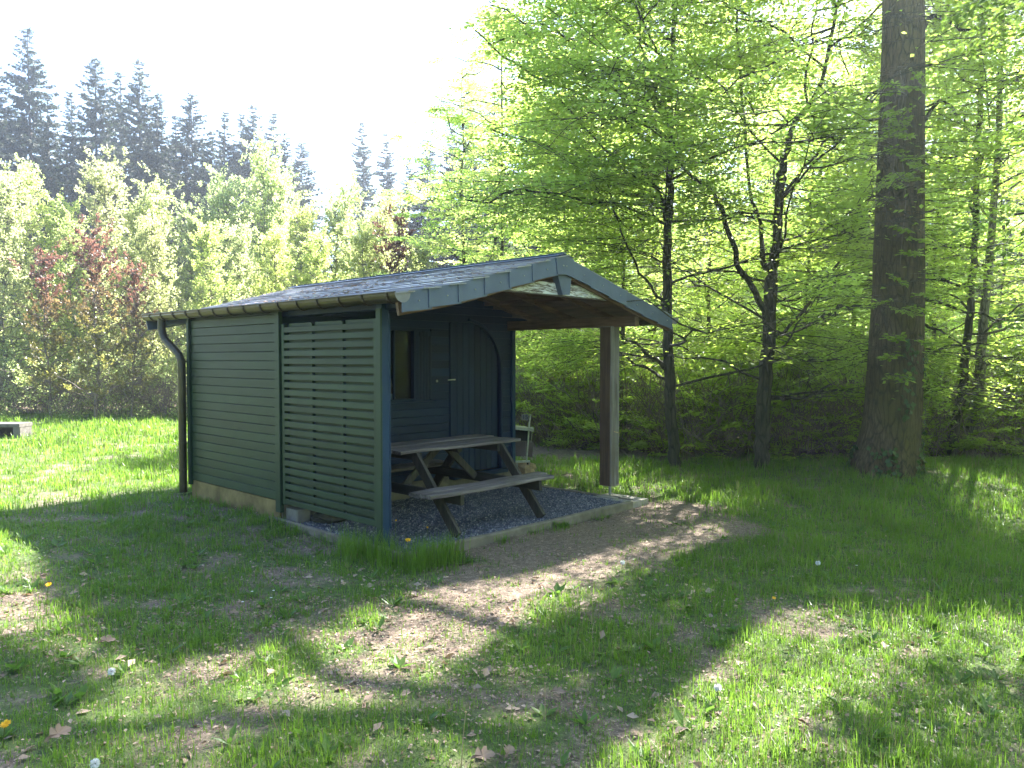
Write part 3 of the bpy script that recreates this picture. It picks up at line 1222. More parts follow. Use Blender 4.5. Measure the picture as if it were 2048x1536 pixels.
for i in range(5):
    y = .47 + i * .142
    g = Geo()
    g.plank((.50 + rng.normal(0, .008), y, .745), (2.21 + rng.normal(0, .01), y - .0, .745 + rng.normal(0, .002)), .136, .032, (0, 0, 1), .005, segs=6, wob=.0025)
    tb('top_plank', g, 'wood_x')
for (ya, nm) in ((-.125, 'bench_plank'), (.03, 'bench_plank'), (1.47, 'bench_plank'), (1.625, 'bench_plank')):
    g = Geo()
    g.plank((.38 + rng.normal(0, .02), ya, .405), (2.11 + rng.normal(0, .025), ya, .405), .150, .036, (0, 0, 1), .006, segs=6, wob=.003)
    tb(nm, g, 'wood_x')
for x, sg_ in ((.73, 1), (1.92, -1)):
    for (yt, yb_) in ((.47, -.17), (1.04, 1.66)):
        g = Geo()
        g.plank((x, yt, .725), (x, yb_, .0), .105, .04, (1, 0, 0), .004)
        tb('leg', g, 'wood_leg')
    g = Geo()
    g.plank((x + sg_ * .042, -.19, .335), (x + sg_ * .042, 1.69, .335), .10, .04, (1, 0, 0), .004)
    tb('seat_beam', g, 'wood_dark')
    g = Geo()
    g.plank((x + sg_ * .042, .42, .685), (x + sg_ * .042, 1.09, .685), .08, .04, (1, 0, 0), .004)
    tb('top_beam', g, 'wood_dark')
    g = Geo()
    xc = 1.35 - sg_ * .05
    g.plank((xc, .75, .715), (x + sg_ * .085, .75, .34), .075, .035, (0, 1, 0), .004)
    tb('brace', g, 'wood_leg')
g = Geo()
g.plank((1.33, .45, .705), (1.33, 1.05, .705), .06, .045, (0, 0, 1), .004)
tb('top_batten', g, 'wood_leg')

# ------------------------------------------------------------------ small things round the hut
def blob(g, c, r, sq=(1, 1, 1), seed=0, n=10, m_=7, amp=.18):
    rr = np.random.default_rng(seed)
    V = []
    for i in range(m_ + 1):
        ph = PI * i / m_
        for k in range(n):
            th = 2 * PI * k / n
            q = 1 + (rr.random() - .5) * 2 * amp * math.sin(ph)
            V.append((c[0] + r * sq[0] * q * math.sin(ph) * math.cos(th), c[1] + r * sq[1] * q * math.sin(ph) * math.sin(th), c[2] + r * sq[2] * q * math.cos(ph)))
    Q = []
    for i in range(m_):
        for k in range(n):
            Q.append((i * n + k, (i + 1) * n + k, (i + 1) * n + (k + 1) % n, i * n + (k + 1) % n))
    g.quads(V, Q)


g = Geo()
blob(g, (0, 0, .05), .17, (1.05, .7, .42), 3)
o = g.build('rock', M['rock'], None, False, tuple(l2w(.30, 1.30, -.02)))
tag(o, 'dark lump of rock lying on the gravel under the slatted screen', 'rock')
g = Geo()
g.plank((0, 0, -.10), (0, 0, .12), .22, .16, (1, 0, 0), .012)
o = g.build('concrete_block', M['grey_concrete'], None, False, tuple(l2w(.10, 1.56, 0)))
o.rotation_euler = (0, 0, TH)
tag(o, 'grey concrete block at the end of the ochre foundation under the screen', 'concrete block')
g = Geo()
blob(g, (0, 0, .10), .17, (1.0, .8, .65), 8, 12, 8, .25)
o = g.build('log_chunk', M['tan'], None, False, tuple(px(1050, 950, 0)))
tag(o, 'pale split log chunk on the grass behind the end of the front bench', 'log')

# rusty stand with panels and a number plate leaning behind the right wall
jb = px(1054, 952, 0)
JK = thing('metal_stand', 'old metal stand with brown panels and a white pole beside the hut wall', 'metal stand', tuple(jb), 0)
dj = jb[1] / FPX


def jp(u, v, dy=0):
    return np.array([(u - 1054) * dj, dy, (952 - v) * dj])


def jpart(name, p, q, w_, t_, mat):
    g = Geo()
    g.plank(p, q, w_, t_, (0, 1, 0), .003)
    g.build(name, M[mat], JK)


g = Geo()
g.tube([jp(1053, 922, -.03), jp(1056, 880, -.03), jp(1058, 850, -.03), jp(1061, 828, -.03)], .012, 8)
g.build('pole', M['white_paint'], JK)
jpart('top_shelf', jp(1030, 854), jp(1067, 858), .035, .30, 'white_paint')
jpart('side_rail', jp(1065, 858), jp(1062, 884), .010, .02, 'steel')
g = Geo()
g.plank(jp(1031, 898), jp(1051, 898), .20, .02, (0, 1, 0), .003)
g.build('panel', M['brown_panel'], JK)
g = Geo()
g.plank(jp(1061, 882, .05), jp(1058, 914, .05), .09, .02, (0, 1, 0), .003)
g.build('panel', M['brown_panel'], JK)
jpart('dark_back', jp(1030, 868, .1), jp(1062, 868, .1), .20, .02, 'black')
jpart('lower_rail', jp(1030, 923, -.02), jp(1060, 922, -.02), .03, .03, 'white_paint')
jpart('leg', jp(1055, 922), jp(1055, 953), .02, .02, 'rock')
jpart('leg', jp(1059, 922), jp(1059, 953), .012, .02, 'steel')
jpart('leg', jp(1034, 922), jp(1034, 953), .02, .02, 'steel')
for i in range(4):
    g = Geo()
    g.tube([jp(1040 + i * 3.2, 917, -.02), jp(1043 + i * 3.2, 911, -.02)], .004, 6)
    g.build('rod', M['steel'], JK)
g = Geo()
g.plank(jp(1043, 834, .02), jp(1057, 834, .02), .085, .006, (0, 1, 0), .001)
pl = g.build('number_plate', M['zinc_end'], JK)
tcu = bpy.data.curves.new('digits', 'FONT')
tcu.body = "15"
tcu.size = .085
tcu.extrude = .001
tcu.align_x = 'CENTER'
tcu.align_y = 'CENTER'
to = bpy.data.objects.new('digits_tmp', tcu)
COL.objects.link(to)
dg = bpy.context.evaluated_depsgraph_get()
me = bpy.data.meshes.new_from_object(to.evaluated_get(dg))
bpy.data.objects.remove(to)
me.name = 'digits'
me.materials.clear()
me.materials.append(M['paint_blue'])
o = link('digits', me, pl, tuple(jp(1050, 834, .012)), (PI / 2, 0, 0))

# concrete bench block at the far left edge of the clearing
cb = px(44, 876, -.05)
CB = thing('concrete_bench', 'pale concrete bench with solid legs at the edge of the sunlit meadow', 'bench', tuple(cb), 0)
g = Geo()
g.plank((-1.55, .1, .28), (.03, .1, .28), .45, .08, (0, 0, 1), .012)
g.build('seat', M['grey_concrete'], CB)
g = Geo()
g.box(-1.38, -.12, .28, .33, -.1, .238)  # added dark panel stands in for the shade under the seat
g.build('dark_back', M['rock'], CB)
for x in (-.05, -1.45):
    g = Geo()
    g.plank((x, .1, -.1), (x, .1, .24), .15, .42, (0, 1, 0), .012)
    g.build('leg', M['grey_concrete'], CB)

# ------------------------------------------------------------------ foliage machinery
def rot_from(dirs, up=None):
    """frames whose x axis is dirs"""
    d = dirs / (np.linalg.norm(dirs, axis=1)[:, None] + 1e-9)
    u = np.tile([0, 0, 1.0], (len(d), 1)) if up is None else up
    s = np.cross(u, d)
    s /= np.linalg.norm(s, axis=1)[:, None] + 1e-9
    n_ = np.cross(d, s)
    return np.stack([d, s, n_], 2)     # columns


def leaf_quads(pos, d, nrm, size, asp=.62, fold=.12):
    """diamond leaves at pos, pointing d, facing nrm"""
    d = d / (np.linalg.norm(d, axis=1)[:, None] + 1e-9)
    s = np.cross(nrm, d)
    s /= np.linalg.norm(s, axis=1)[:, None] + 1e-9
    n_ = np.cross(d, s)
    L_ = size[:, None]
    a = pos
    b_ = pos + d * L_ * .48 + s * L_ * asp / 2 + n_ * L_ * fold
    c = pos + d * L_
    e = pos + d * L_ * .48 - s * L_ * asp / 2 + n_ * L_ * fold * .6
    return np.stack([a, b_, c, e], 1)


def spray_template(seed, n_tw=12, n_lf=7, leaf=.078, droop=.12, flat=.28):
    """one flat leafy branch along +x, one unit long: leaf quads (k,4,3) and a thin axis"""
    r = np.random.default_rng(seed)
    P, D, Nn, Sz = [], [], [], []
    axis = []
    for i in range(9):
        f = i / 8
        axis.append((f, .05 * math.sin(f * 4 + seed), -droop * f * f))
    axis = np.array(axis)
    tw = []
    for i in range(n_tw):
        f = .12 + .88 * i / n_tw
        base = np.array([np.interp(f, axis[:, 0], axis[:, k]) for k in range(3)])
        sd = 1 if i % 2 else -1
        ln = (.42 * (1 - f) + .14) * r.uniform(.8, 1.2)
        a = math.radians(r.uniform(38, 62)) * sd
        dv = np.array([math.cos(a), math.sin(a), r.normal(-.08, .10)])
        tw.append((base, base + dv * ln))
        for j in range(n_lf):
            q = (j + .6) / n_lf
            p = base + dv * ln * q
            sj = 1 if j % 2 else -1
            la = a + sj * math.radians(r.uniform(30, 60))
            P.append(p)
            D.append((math.cos(la), math.sin(la), r.normal(-.15, .2)))
            Nn.append((r.normal(0, flat), r.normal(0, flat), 1))
            Sz.append(leaf * r.uniform(.7, 1.15))
    return np.array(P), np.array(D), np.array(Nn), np.array(Sz), axis, tw


def bush_template(seed, n=60, leaf=.07, rad=.28, st=1.9):
    r = np.random.default_rng(seed)
    P = r.normal(0, 1, (n, 3))
    P /= np.linalg.norm(P, axis=1)[:, None]
    P *= (r.random(n) ** .45)[:, None] * rad
    P[:, 0] = P[:, 0] * st + .38
    D = P + r.normal(0, .25, (n, 3))
    D[:, 0] += .1
    Nn = r.normal(0, .6, (n, 3)) + [0, 0, .6]
    Sz = leaf * r.uniform(.65, 1.2, n)
    axis = np.array([(0, 0, 0), (.4, .02, .01), (.8, 0, 0)])
    return P, D, Nn, Sz, axis, []


SPRAYS = [spray_template(i) for i in range(8)]
SPRAYS_L = [spray_template(i + 20, 9, 5, .09) for i in range(6)]
WOODT = [bush_template(i + 60, 15, .15, .30) for i in range(6)]
WISP = [bush_template(i + 40, 34, .075, .11, 3.2) for i in range(8)]
BUSH = [bush_template(i) for i in range(8)]


def place(g, templates, pos, dirs, scale, leaf_scale=1.0, mat=0, wood=1, keep_size=True, wood_r=.005, twig=True, up=None, lf=None):
    """set leafy branch templates at pos along dirs into g (leaf material slot mat, wood slot wood)"""
    n = len(pos)
    if n == 0:
        return
    R = rot_from(dirs, up)
    which = rng.integers(0, len(templates), n)
    for ti, T_ in enumerate(templates):
        m_ = which == ti
        if not m_.any():
            continue
        P, D, Nn, Sz, axis, tw = T_
        r = R[m_]
        sc = scale[m_]
        po = pos[m_]
        wp = np.einsum('nij,kj->nki', r, P) * sc[:, None, None] + po[:, None]
        wd = np.einsum('nij,kj->nki', r, D)
        wn = np.einsum('nij,kj->nki', r, Nn)
        k = len(P)
        sz = np.tile(Sz, m_.sum()) * leaf_scale * rng.uniform(.85, 1.15, m_.sum() * k)
        q = leaf_quads(wp.reshape(-1, 3), wd.reshape(-1, 3) + rng.normal(0, .15, (len(sz), 3)), wn.reshape(-1, 3) + rng.normal(0, .2, (len(sz), 3)), sz)
        if lf is not None:
            q = q[lf(q.mean(1))]
        g.quads(q.reshape(-1, 3), np.arange(len(q) * 4).reshape(-1, 4), mat, rng.random(len(q)))
        if wood is not None:
            # axis as a thin three sided rod
            ax = axis[::2]
            wa = np.einsum('nij,kj->nki', r, ax) * sc[:, None, None] + po[:, None]
            K = len(ax)
            offs = np.array([(0, 1, 0), (0, -.5, .87), (0, -.5, -.87)])
            wo = np.einsum('nij,kj->nki', r, offs)
            rad = np.linspace(1, .35, K) * wood_r
            V = wa[:, :, None, :] + wo[:, None, :, :] * rad[None, :, None, None] * sc[:, None, None, None] ** .5
            nn = V.shape[0]
            V = V.reshape(-1, 3)
            base = np.arange(nn)[:, None, None] * (K * 3)
            i = np.arange(K - 1)[None, :, None] * 3
            kk = np.arange(3)[None, None, :]
            Q = np.stack([base + i + kk, base + i + (kk + 1) % 3, base + i + 3 + (kk + 1) % 3, base + i + 3 + kk], -1).reshape(-1, 4)
            g.quads(V, Q, wood)
            if twig and tw:
                a = np.array([t_[0] for t_ in tw])
                b_ = np.array([t_[1] for t_ in tw])
                A = np.einsum('nij,kj->nki', r, a) * sc[:, None, None] + po[:, None]
                B = np.einsum('nij,kj->nki', r, b_) * sc[:, None, None] + po[:, None]
                off = np.array([0, 0, .0022])
                off2 = np.cross((B - A), [0, 0, 1.0])
                off2 /= np.linalg.norm(off2, axis=-1)[..., None] + 1e-9
                V = np.stack([A + off, A + off2 * .002, B, A - off], 2).reshape(-1, 3)
                g.quads(V, np.arange(len(V)).reshape(-1, 4), wood)


def wobble_line(p0, p1, n=8, amp=.1, seed=0):
    r = np.random.default_rng(seed)
    p0 = np.array(p0, float)
    p1 = np.array(p1, float)
    t_ = np.linspace(0, 1, n)[:, None]
    P = p0 + (p1 - p0) * t_
    w_ = np.cumsum(r.normal(0, amp / math.sqrt(n), (n, 3)), axis=0)
    w_ -= w_[0] + (w_[-1] - w_[0]) * t_
    return P + w_


def shadow_pt(P):
    return P[:, 0] - SUN_K[0] * P[:, 2], P[:, 1] - SUN_K[1] * P[:, 2]


def inpoly(x, y, poly):
    c = np.zeros(np.shape(x), bool)
    n = len(poly)
    for i in range(n):
        x0, y0 = poly[i][:2]
        x1, y1 = poly[(i + 1) % n][:2]
        m_ = ((y0 > y) != (y1 > y)) & (x < (x1 - x0) * (y - y0) / (y1 - y0 + 1e-12) + x0)
        c ^= m_
    return c


# gaps of the canopy, given by the sunlit patches they leave on the ground
GAPS = [
    ([(0, 1055), (70, 1100), (110, 1190), (190, 1250), (330, 1300), (250, 1340), (90, 1300), (0, 1270), (-300, 1200)], 1.0),
    ([(330, 1300), (540, 1265), (700, 1195), (870, 1150), (1040, 1130), (1250, 1080), (1440, 1030), (1470, 1060), (1300, 1140), (1180, 1200), (1040, 1245), (940, 1300), (840, 1370), (700, 1390), (450, 1400), (250, 1430), (150, 1400)], .90),
    ([(1360, 1160), (1500, 1125), (1700, 1185), (2048, 1200), (2300, 1230), (2048, 1330), (1800, 1290), (1700, 1360), (1500, 1430), (1250, 1480), (1200, 1380)], .68),
    ([(100, 1440), (500, 1420), (900, 1420), (1500, 1480), (1900, 1400), (2048, 1380), (2100, 1536), (100, 1536)], .34),
    ([(1850, 950), (2100, 930), (2100, 1080), (1950, 1070)], .5),
    ([(1250, 1000), (1480, 980), (1580, 1000), (1450, 1055), (1250, 1040)], .5),
    ([(-200, 842), (380, 838), (380, 918), (160, 962), (0, 1030), (-250, 1090)], 1.0),
    ([(1080, 900), (1400, 930), (1600, 960), (1500, 1010), (1250, 1000), (1080, 960)], .55),
]
GAPW = [([px(u, v, 0) for u, v in poly], pr) for poly, pr in GAPS]


def sun_filter(P, extra=0.0):
    """False for sprays that would shade a patch the photo shows sunlit"""
    x, y = shadow_pt(P)
    x = x + rng.normal(0, .10, len(P))
    y = y + rng.normal(0, .10, len(P))
    keep = np.ones(len(P), bool)
    r = rng.random(len(P))
    for poly, pr in GAPW:
        i = inpoly(x, y, poly)
        keep &= ~(i & (r < pr + extra))
    return keep


def proj_uv(P):
    c, s = math.cos(PITCH), math.sin(PITCH)
    x, y, z = P[:, 0], P[:, 1], P[:, 2] - CAM_H
    dep = y * c - z * s
    up = y * s + z * c
    return 1024 + FPX * x / dep, 768 - FPX * up / dep


# stems that stand clear of foliage on the clearing side: (u, v) line, half width px, distance
CLEAR = [([(1765, 990), (1775, 900), (1791, 700), (1798, 500), (1800, 400), (1806, 120), (1808, -200)], 62, 11.3, .97),
         ([(1350, 930), (1338, 740), (1334, 600), (1336, 450), (1339, 340)], 19, 12.4, .85),
         ([(1523, 930), (1532, 740), (1541, 570), (1556, 420), (1566, 330)], 26, 12.2, .85),
         ([(1540, 660), (1490, 555), (1445, 430), (1430, 395)], 14, 12.2, .8),
         ([(1902, 915), (1925, 780), (1942, 600)], 16, 13.6, .8),
         ([(1942, 910), (1955, 780), (1972, 600)], 18, 13.8, .8)]


def leaf_keep(P, origin=np.zeros(3)):
    P = P + origin
    k = np.ones(len(P), bool)
    u, v = proj_uv(P)
    r = rng.random(len(P))
    for line, hw, d, pr in CLEAR:
        L_ = np.array(line, float)[::-1]
        uc = np.interp(v, L_[:, 1], L_[:, 0])
        k &= ~((np.abs(u - uc) < hw) & (P[:, 1] < d) & (v > L_[0, 1]) & (r < pr))
    lx, ly = w2l(P)
    k &= ~((lx > -.5) & (lx < 4.5) & (ly > -.7) & (ly < 5.2) & (P[:, 2] < 3.0))
    x, y = shadow_pt(P)
    x = x + rng.normal(0, .05, len(P))
    y = y + rng.normal(0, .05, len(P))
    r = rng.random(len(P))
    for poly, pr in GAPW:
        k &= ~(inpoly(x, y, poly) & (r < pr * .93))
    return k


def crown_from_limbs(limbs, n, length=(1.0, 1.9), low=1.0, high=14, droop=-.05, spread=1.0, templates=SPRAYS, leaf_scale=1., filt=True, mats=None, name='crown', parent=None, origin=(0, 0, 0), min_t=.25, view=None, wr=.006):
    """leafy sprays set along limb polylines (world coordinates)"""
    segs = []
    for L_ in limbs:
        P = np.asarray(L_)
        for k in range(len(P) - 1):
            if k / (len(P) - 1) >= min_t:
                segs.append((P[k], P[k + 1], k / (len(P) - 1)))
    ln = np.array([np.linalg.norm(b_ - a) for a, b_, _ in segs])
    pick = rng.choice(len(segs), n, p=ln / ln.sum())
    A = np.array([s[0] for s in segs])[pick]
    B = np.array([s[1] for s in segs])[pick]
    f = rng.random(n)[:, None]
    pos = A + (B - A) * f
    ax = (B - A) / (np.linalg.norm(B - A, axis=1)[:, None] + 1e-9)
    az = rng.uniform(0, 2 * PI, n)
    d = np.stack([np.cos(az), np.sin(az), np.zeros(n)], -1) * spread + ax * .55
    d[:, 2] = d[:, 2] * .5 + rng.normal(droop + .10, .16, n)
    sc = rng.uniform(*length, n)
    cen = pos + d / np.linalg.norm(d, axis=1)[:, None] * sc[:, None] * .55
    ok = (cen[:, 2] > low) & (cen[:, 2] < high)
    end = pos + d / np.linalg.norm(d, axis=1)[:, None] * sc[:, None]
    for q in (pos, cen, end):
        lx, ly = w2l(q)
        ok &= ~((lx > -.8) & (lx < 4.9) & (ly > -1.1) & (ly < 5.5) & (q[:, 2] < 3.4))
    if filt:
        ok &= sun_filter(cen)
    if view is not None:
        ok &= view(cen)
    g = Geo()
    place(g, templates, pos[ok] - origin, d[ok], sc[ok], leaf_scale, wood_r=wr, lf=(lambda P: leaf_keep(P, np.asarray(origin, float))) if filt else None)
    o = g.build(name, mats, parent)
    o['kind'] = 'stuff'
    return o, pos[ok]


# ------------------------------------------------------------------ the big tree
tb_ = px(1772, 952, -.02)
tb_[2] = 0
BIG = thing('old_lime_tree', 'massive old tree trunk with flared mossy foot and ivy, tallest trunk beside the clearing', 'tree', tuple(tb_))
dB = tb_[1]
# centre line follows the photo: (u, v, width px)
prof = [(1768, 985, 172), (1768, 965, 152), (1770, 940, 134), (1775, 900, 117), (1782, 850, 108), (1787, 780, 104), (1791, 700, 100), (1796, 600, 96), (1798, 500, 92), (1800, 400, 88), (1803, 250, 83), (1806, 120, 78), (1807, 0, 75), (1808, -300, 70), (1815, -700, 55), (1810, -1100, 35)]
rings = []
zs_ = []
nseg = 40
for (u, v, wd) in prof:
    p = pd(u, v, dB)
    rings.append((p[0] - tb_[0], 0, p[2] - 0, wd / FPX * dB / 2))
rings = np.array(rings)
zz = np.concatenate([np.linspace(-.25, 1.2, 26), np.linspace(1.3, rings[-1, 2], 60)])
cxs = np.interp(zz, rings[:, 2], rings[:, 0])
rad = np.interp(zz, rings[:, 2], rings[:, 3])
rad = np.where(zz < rings[0, 2], rings[0, 3] * (1 + (rings[0, 2] - zz) * .8), rad)
th = np.arange(nseg) / nseg * 2 * PI
V = []
for z_, c_, r_ in zip(zz, cxs, rad):
    fl = max(0, 1 - (z_ + .1) / .9)
    wob = 1 + fl * .13 * np.cos(5 * th + .6) + fl * .06 * np.cos(9 * th + 2) + .012 * np.cos(13 * th + z_ * 1.3) + .015 * np.cos(3 * th + z_) + (vnoise(th * 3, np.full_like(th, z_ * 2.5), .5) - .5) * .03
    V.append(np.stack([c_ + r_ * wob * np.cos(th), r_ * wob * np.sin(th), np.full_like(th, z_)], -1))
V = np.vstack(V)
m_ = len(zz)
i = np.arange(m_ - 1)[:, None] * nseg
k = np.arange(nseg)[None, :]
Q = np.stack([i + k, i + (k + 1) % nseg, i + nseg + (k + 1) % nseg, i + nseg + k], -1).reshape(-1, 4)
g = Geo()
g.quads(V, Q)
g.build('trunk', M['bark_big'], BIG, True)
O_ = tb_.copy()


def limb_obj(P, r0, r1, parent, origin, mat='bark', n=8, name='limb'):
    g = Geo()
    g.tube(np.asarray(P) - origin, np.linspace(r0, r1, len(P)), n)
    return g.build(name, M[mat], parent, True)


big_limbs = []
for (pts, r0) in (
    ([(1742, 612, 0), (1700, 618, -.2), (1650, 628, -.4), (1610, 655, -.6), (1560, 672, -.7)], .035),
    ([(1830, 565, 0), (1890, 560, -.1), (1960, 575, -.3), (2060, 560, -.5)], .025),
    ([(1830, 595, 0), (1900, 612, .1), (1990, 640, .2), (2100, 640, .2)], .025),
    ([(1830, 640, 0), (1880, 660, -.3), (1940, 700, -.5), (2020, 720, -.6)], .02),
    ([(1825, 700, .1), (1900, 690, .3), (1980, 690, .4), (2080, 660, .4)], .02),
    ([(1836, 250, 0), (1880, 200, .2), (1930, 230, .3), (1960, 290, .3), (2010, 330, .2)], .03),
    ([(1838, 60, 0), (1870, 30, -.3), (1920, 60, -.6), (2000, 50, -.9)], .04),
):
    P = np.array([pd(u, v, dB + dy) for u, v, dy in pts])
    P2 = [P[0]]
    for a, b_ in zip(P[:-1], P[1:]):
        P2 += [a * .67 + b_ * .33 + rng.normal(0, .03, 3), a * .33 + b_ * .67 + rng.normal(0, .03, 3), b_]
    limb_obj(P2, r0, r0 * .3, BIG, O_, 'bark')
    big_limbs.append(np.array(P2))
# high limbs above the frame that carry the crown
for k in range(13):
    a = k / 13 * 2 * PI + rng.uniform(-.2, .2)
    z0 = 7.2 + k * .55
    L_ = rng.uniform(3.2, 5.0)
    p0 = O_ + [float(np.interp(z0, zz, cxs)), 0, z0]
    p1 = p0 + np.array([math.cos(a) * L_, math.sin(a) * L_, rng.uniform(.6, 2.2)])
    P = wobble_line(p0, p1, 8, .35, 100 + k)
    limb_obj(P, .10, .02, BIG, O_, 'bark')
    big_limbs.append(P)
    for j in range(4):
        q0 = P[2 + j]
        a2 = a + rng.choice([-1, 1]) * rng.uniform(.5, 1.1)
        P2 = wobble_line(q0, q0 + np.array([math.cos(a2) * 2, math.sin(a2) * 2, rng.uniform(-.3, .9)]), 6, .2, 200 + k * 7 + j)
        g = Geo()
        big_limbs.append(P2)
g = Geo()
for L_ in big_limbs[7:]:
    if len(L_) == 6:
        g.tube(L_ - O_, np.linspace(.03, .008, 6), 5, 0, False)
g.build('branch', M['bark'], BIG, True)
crown_from_limbs(big_limbs[7:], 1250, (1.0, 1.7), 7.2, 16, mats=[M['leaf_beech'], M['bark']], parent=BIG, origin=O_)
# fresh sprigs in front of the trunk
pos, dr, sc = [], [], []
for (u, v) in [(1795, 170), (1800, 190), (1815, 185), (1770, 195), (1800, 220), (1770, 245), (1790, 250), (1810, 255), (1830, 235), (1765, 280), (1785, 290), (1815, 280), (1765, 310), (1790, 315), (1820, 320), (1780, 345), (1805, 335), (1830, 330), (1770, 360), (1795, 370), (1815, 365), (1765, 395), (1785, 400), (1810, 395), (1775, 560), (1790, 600), (1812, 640), (1768, 690), (1800, 720), (1780, 760), (1825, 600), (1822, 700), (1760, 640), (1830, 150), (1850, 170), (1740, 320), (1745, 380), (1770, 470), (1800, 480), (1810, 530)]:
    pos.append(pd(u, v - 18, dB - .55) - O_ + rng.normal(0, .05, 3))
    dr.append((rng.normal(0, .8), -.5 + rng.normal(0, .3), -.15))
    sc.append(rng.uniform(.28, .5))
g = Geo()
place(g, SPRAYS_L, np.array(pos), np.array(dr, float), np.array(sc), .85)
for P in ([(1800, 140), (1808, 190), (1795, 260), (1788, 330), (1775, 400)], [(1815, 240), (1805, 320), (1812, 400), (1800, 530)]):
    g.tube([pd(u, v, dB - .52) - O_ for u, v in P], .006, 5, 1, False)
o = g.build('sprig', [M['leaf_beech'], M['twig']], BIG)
o['kind'] = 'stuff'
# ivy on the foot
n = 1500
a = rng.uniform(0, 2 * PI, n)
zi = rng.uniform(0, 1.0, n) ** 1.6 * 2.0
c_ = np.interp(zi, zz, cxs)
r_ = np.interp(zi, zz, rad) * 1.06 + .01
keep = (vnoise(a * 2, zi * 1.2, .5, 4) > .45 + zi * .10) & (((np.cos(a) > -.2) | (zi < .45)))
a, zi, c_, r_ = a[keep], zi[keep], c_[keep], r_[keep]
n = len(a)
pos = np.stack([c_ + np.cos(a) * r_, np.sin(a) * r_, zi], -1)
nrm = np.stack([np.cos(a), np.sin(a), np.full(n, .5)], -1) + rng.normal(0, .3, (n, 3))
q = leaf_quads(pos, rng.normal(0, .5, (n, 3)) + [0, 0, -1], nrm, rng.uniform(.05, .09, n), .95)
g = Geo()
g.quads(q.reshape(-1, 3), np.arange(n * 4).reshape(-1, 4), 0, rng.random(n))
o = g.build('ivy', M['leaf_ivy'], BIG)
o['kind'] = 'stuff'

# ------------------------------------------------------------------ the two hornbeams behind the shelter
def photo_tree(name, label, base_uv, trunk_pts, limbs_pts, n_extra, zr, n_spr, seed, low=1.0, high=13.5, mat='bark', leaf='leaf_beech', ext=(2.2, 4.0), view=None, group=None, cat='tree', leaf_scale=1.0, lscale=(1.0, 1.9), filt=True):
    r = np.random.default_rng(seed)
    b0 = px(*base_uv, 0)
    T_ = thing(name, label, cat, (b0[0], b0[1], 0), 0, group)
    org = np.array([b0[0], b0[1], 0])
    dd = b0[1]
    P = np.array([pd(u, v, dd + dy) for u, v, w_, dy in trunk_pts])
    R = np.array([w_ for u, v, w_, dy in trunk_pts]) * .90 / FPX * dd / 2
    P = np.vstack([[P[0, 0] - .0, P[0, 1], -.2], P])
    R = np.concatenate([[R[0] * 1.35], R])
    # resample smoothly
    tt = np.linspace(0, len(P) - 1, len(P) * 4)
    Pf = np.stack([np.interp(tt, np.arange(len(P)), P[:, k]) for k in range(3)], -1)
    Pf[2:-2] += r.normal(0, .012, (len(Pf) - 4, 3))
    Rf = np.interp(tt, np.arange(len(P)), R)
    g = Geo()
    g.tube(Pf - org, Rf, 14)
    g.build('trunk', M[mat], T_, True)
    limbs = []
    for pts in limbs_pts:
        Q = np.array([pd(u, v, dd + dy) for u, v, w_, dy in pts])
        RR = np.array([w_ for u, v, w_, dy in pts]) * .82 / FPX * dd / 2
        tt = np.linspace(0, len(Q) - 1, len(Q) * 3)
        Qf = np.stack([np.interp(tt, np.arange(len(Q)), Q[:, k]) for k in range(3)], -1)
        Qf[1:-1] += r.normal(0, .025, (len(Qf) - 2, 3))
        g = Geo()
        g.tube(Qf - org, np.interp(tt, np.arange(len(Q)), RR), 8)
        g.build('limb', M[mat], T_, True)
        limbs.append(Qf)
    g = Geo()
    for k in range(n_extra):
        z0 = zr[0] + (zr[1] - zr[0]) * (k / n_extra)
        p0 = np.array([np.interp(z0, P[:, 2], P[:, j]) for j in range(3)])
        p0[2] = min(z0, P[-1, 2])
        a = k * 2.4 + r.uniform(-.4, .4)
        L_ = r.uniform(*ext)
        p1 = p0 + np.array([math.cos(a) * L_, math.sin(a) * L_, r.uniform(.1, 1.5)])
        Q = wobble_line(p0, p1, 8, .17, seed * 31 + k)
        g.tube(Q - org, np.linspace(.022, .004, 8), 6, 0, False)
        limbs.append(Q)
        for j in (3, 5):
            a2 = a + r.choice([-1, 1]) * r.uniform(.5, 1.1)
            Q2 = wobble_line(Q[j], Q[j] + np.array([math.cos(a2) * 1.4, math.sin(a2) * 1.4, r.uniform(-.2, .5)]), 5, .15, seed * 77 + k * 3 + j)
            g.tube(Q2 - org, np.linspace(.014, .004, 5), 5, 0, False)
            limbs.append(Q2)
    g.build('branch', M[mat], T_, True)
    crown_from_limbs(limbs, n_spr, lscale, low, high, mats=[M[leaf], M[mat]], parent=T_, origin=org, view=view, leaf_scale=leaf_scale, filt=filt)
    return T_


def left_edge(P):
    """crown outline on the sky side, as points of world space near the tree: fuller low down, drawn in higher up"""
    x = P[:, 0] * 12.0 / P[:, 1]
    z = 1.65 + (P[:, 2] - 1.65) * 12.0 / P[:, 1]
    lim = np.interp(z, [0, 2.5, 3.2, 4.0, 4.4, 5.2, 6.0, 7.0, 9, 14], [-1.1, -1.1, -1.3, -1.25, -.5, .0, .1, -.45, -.6, .5])
    return x > lim + rng.normal(0, .12, len(P))


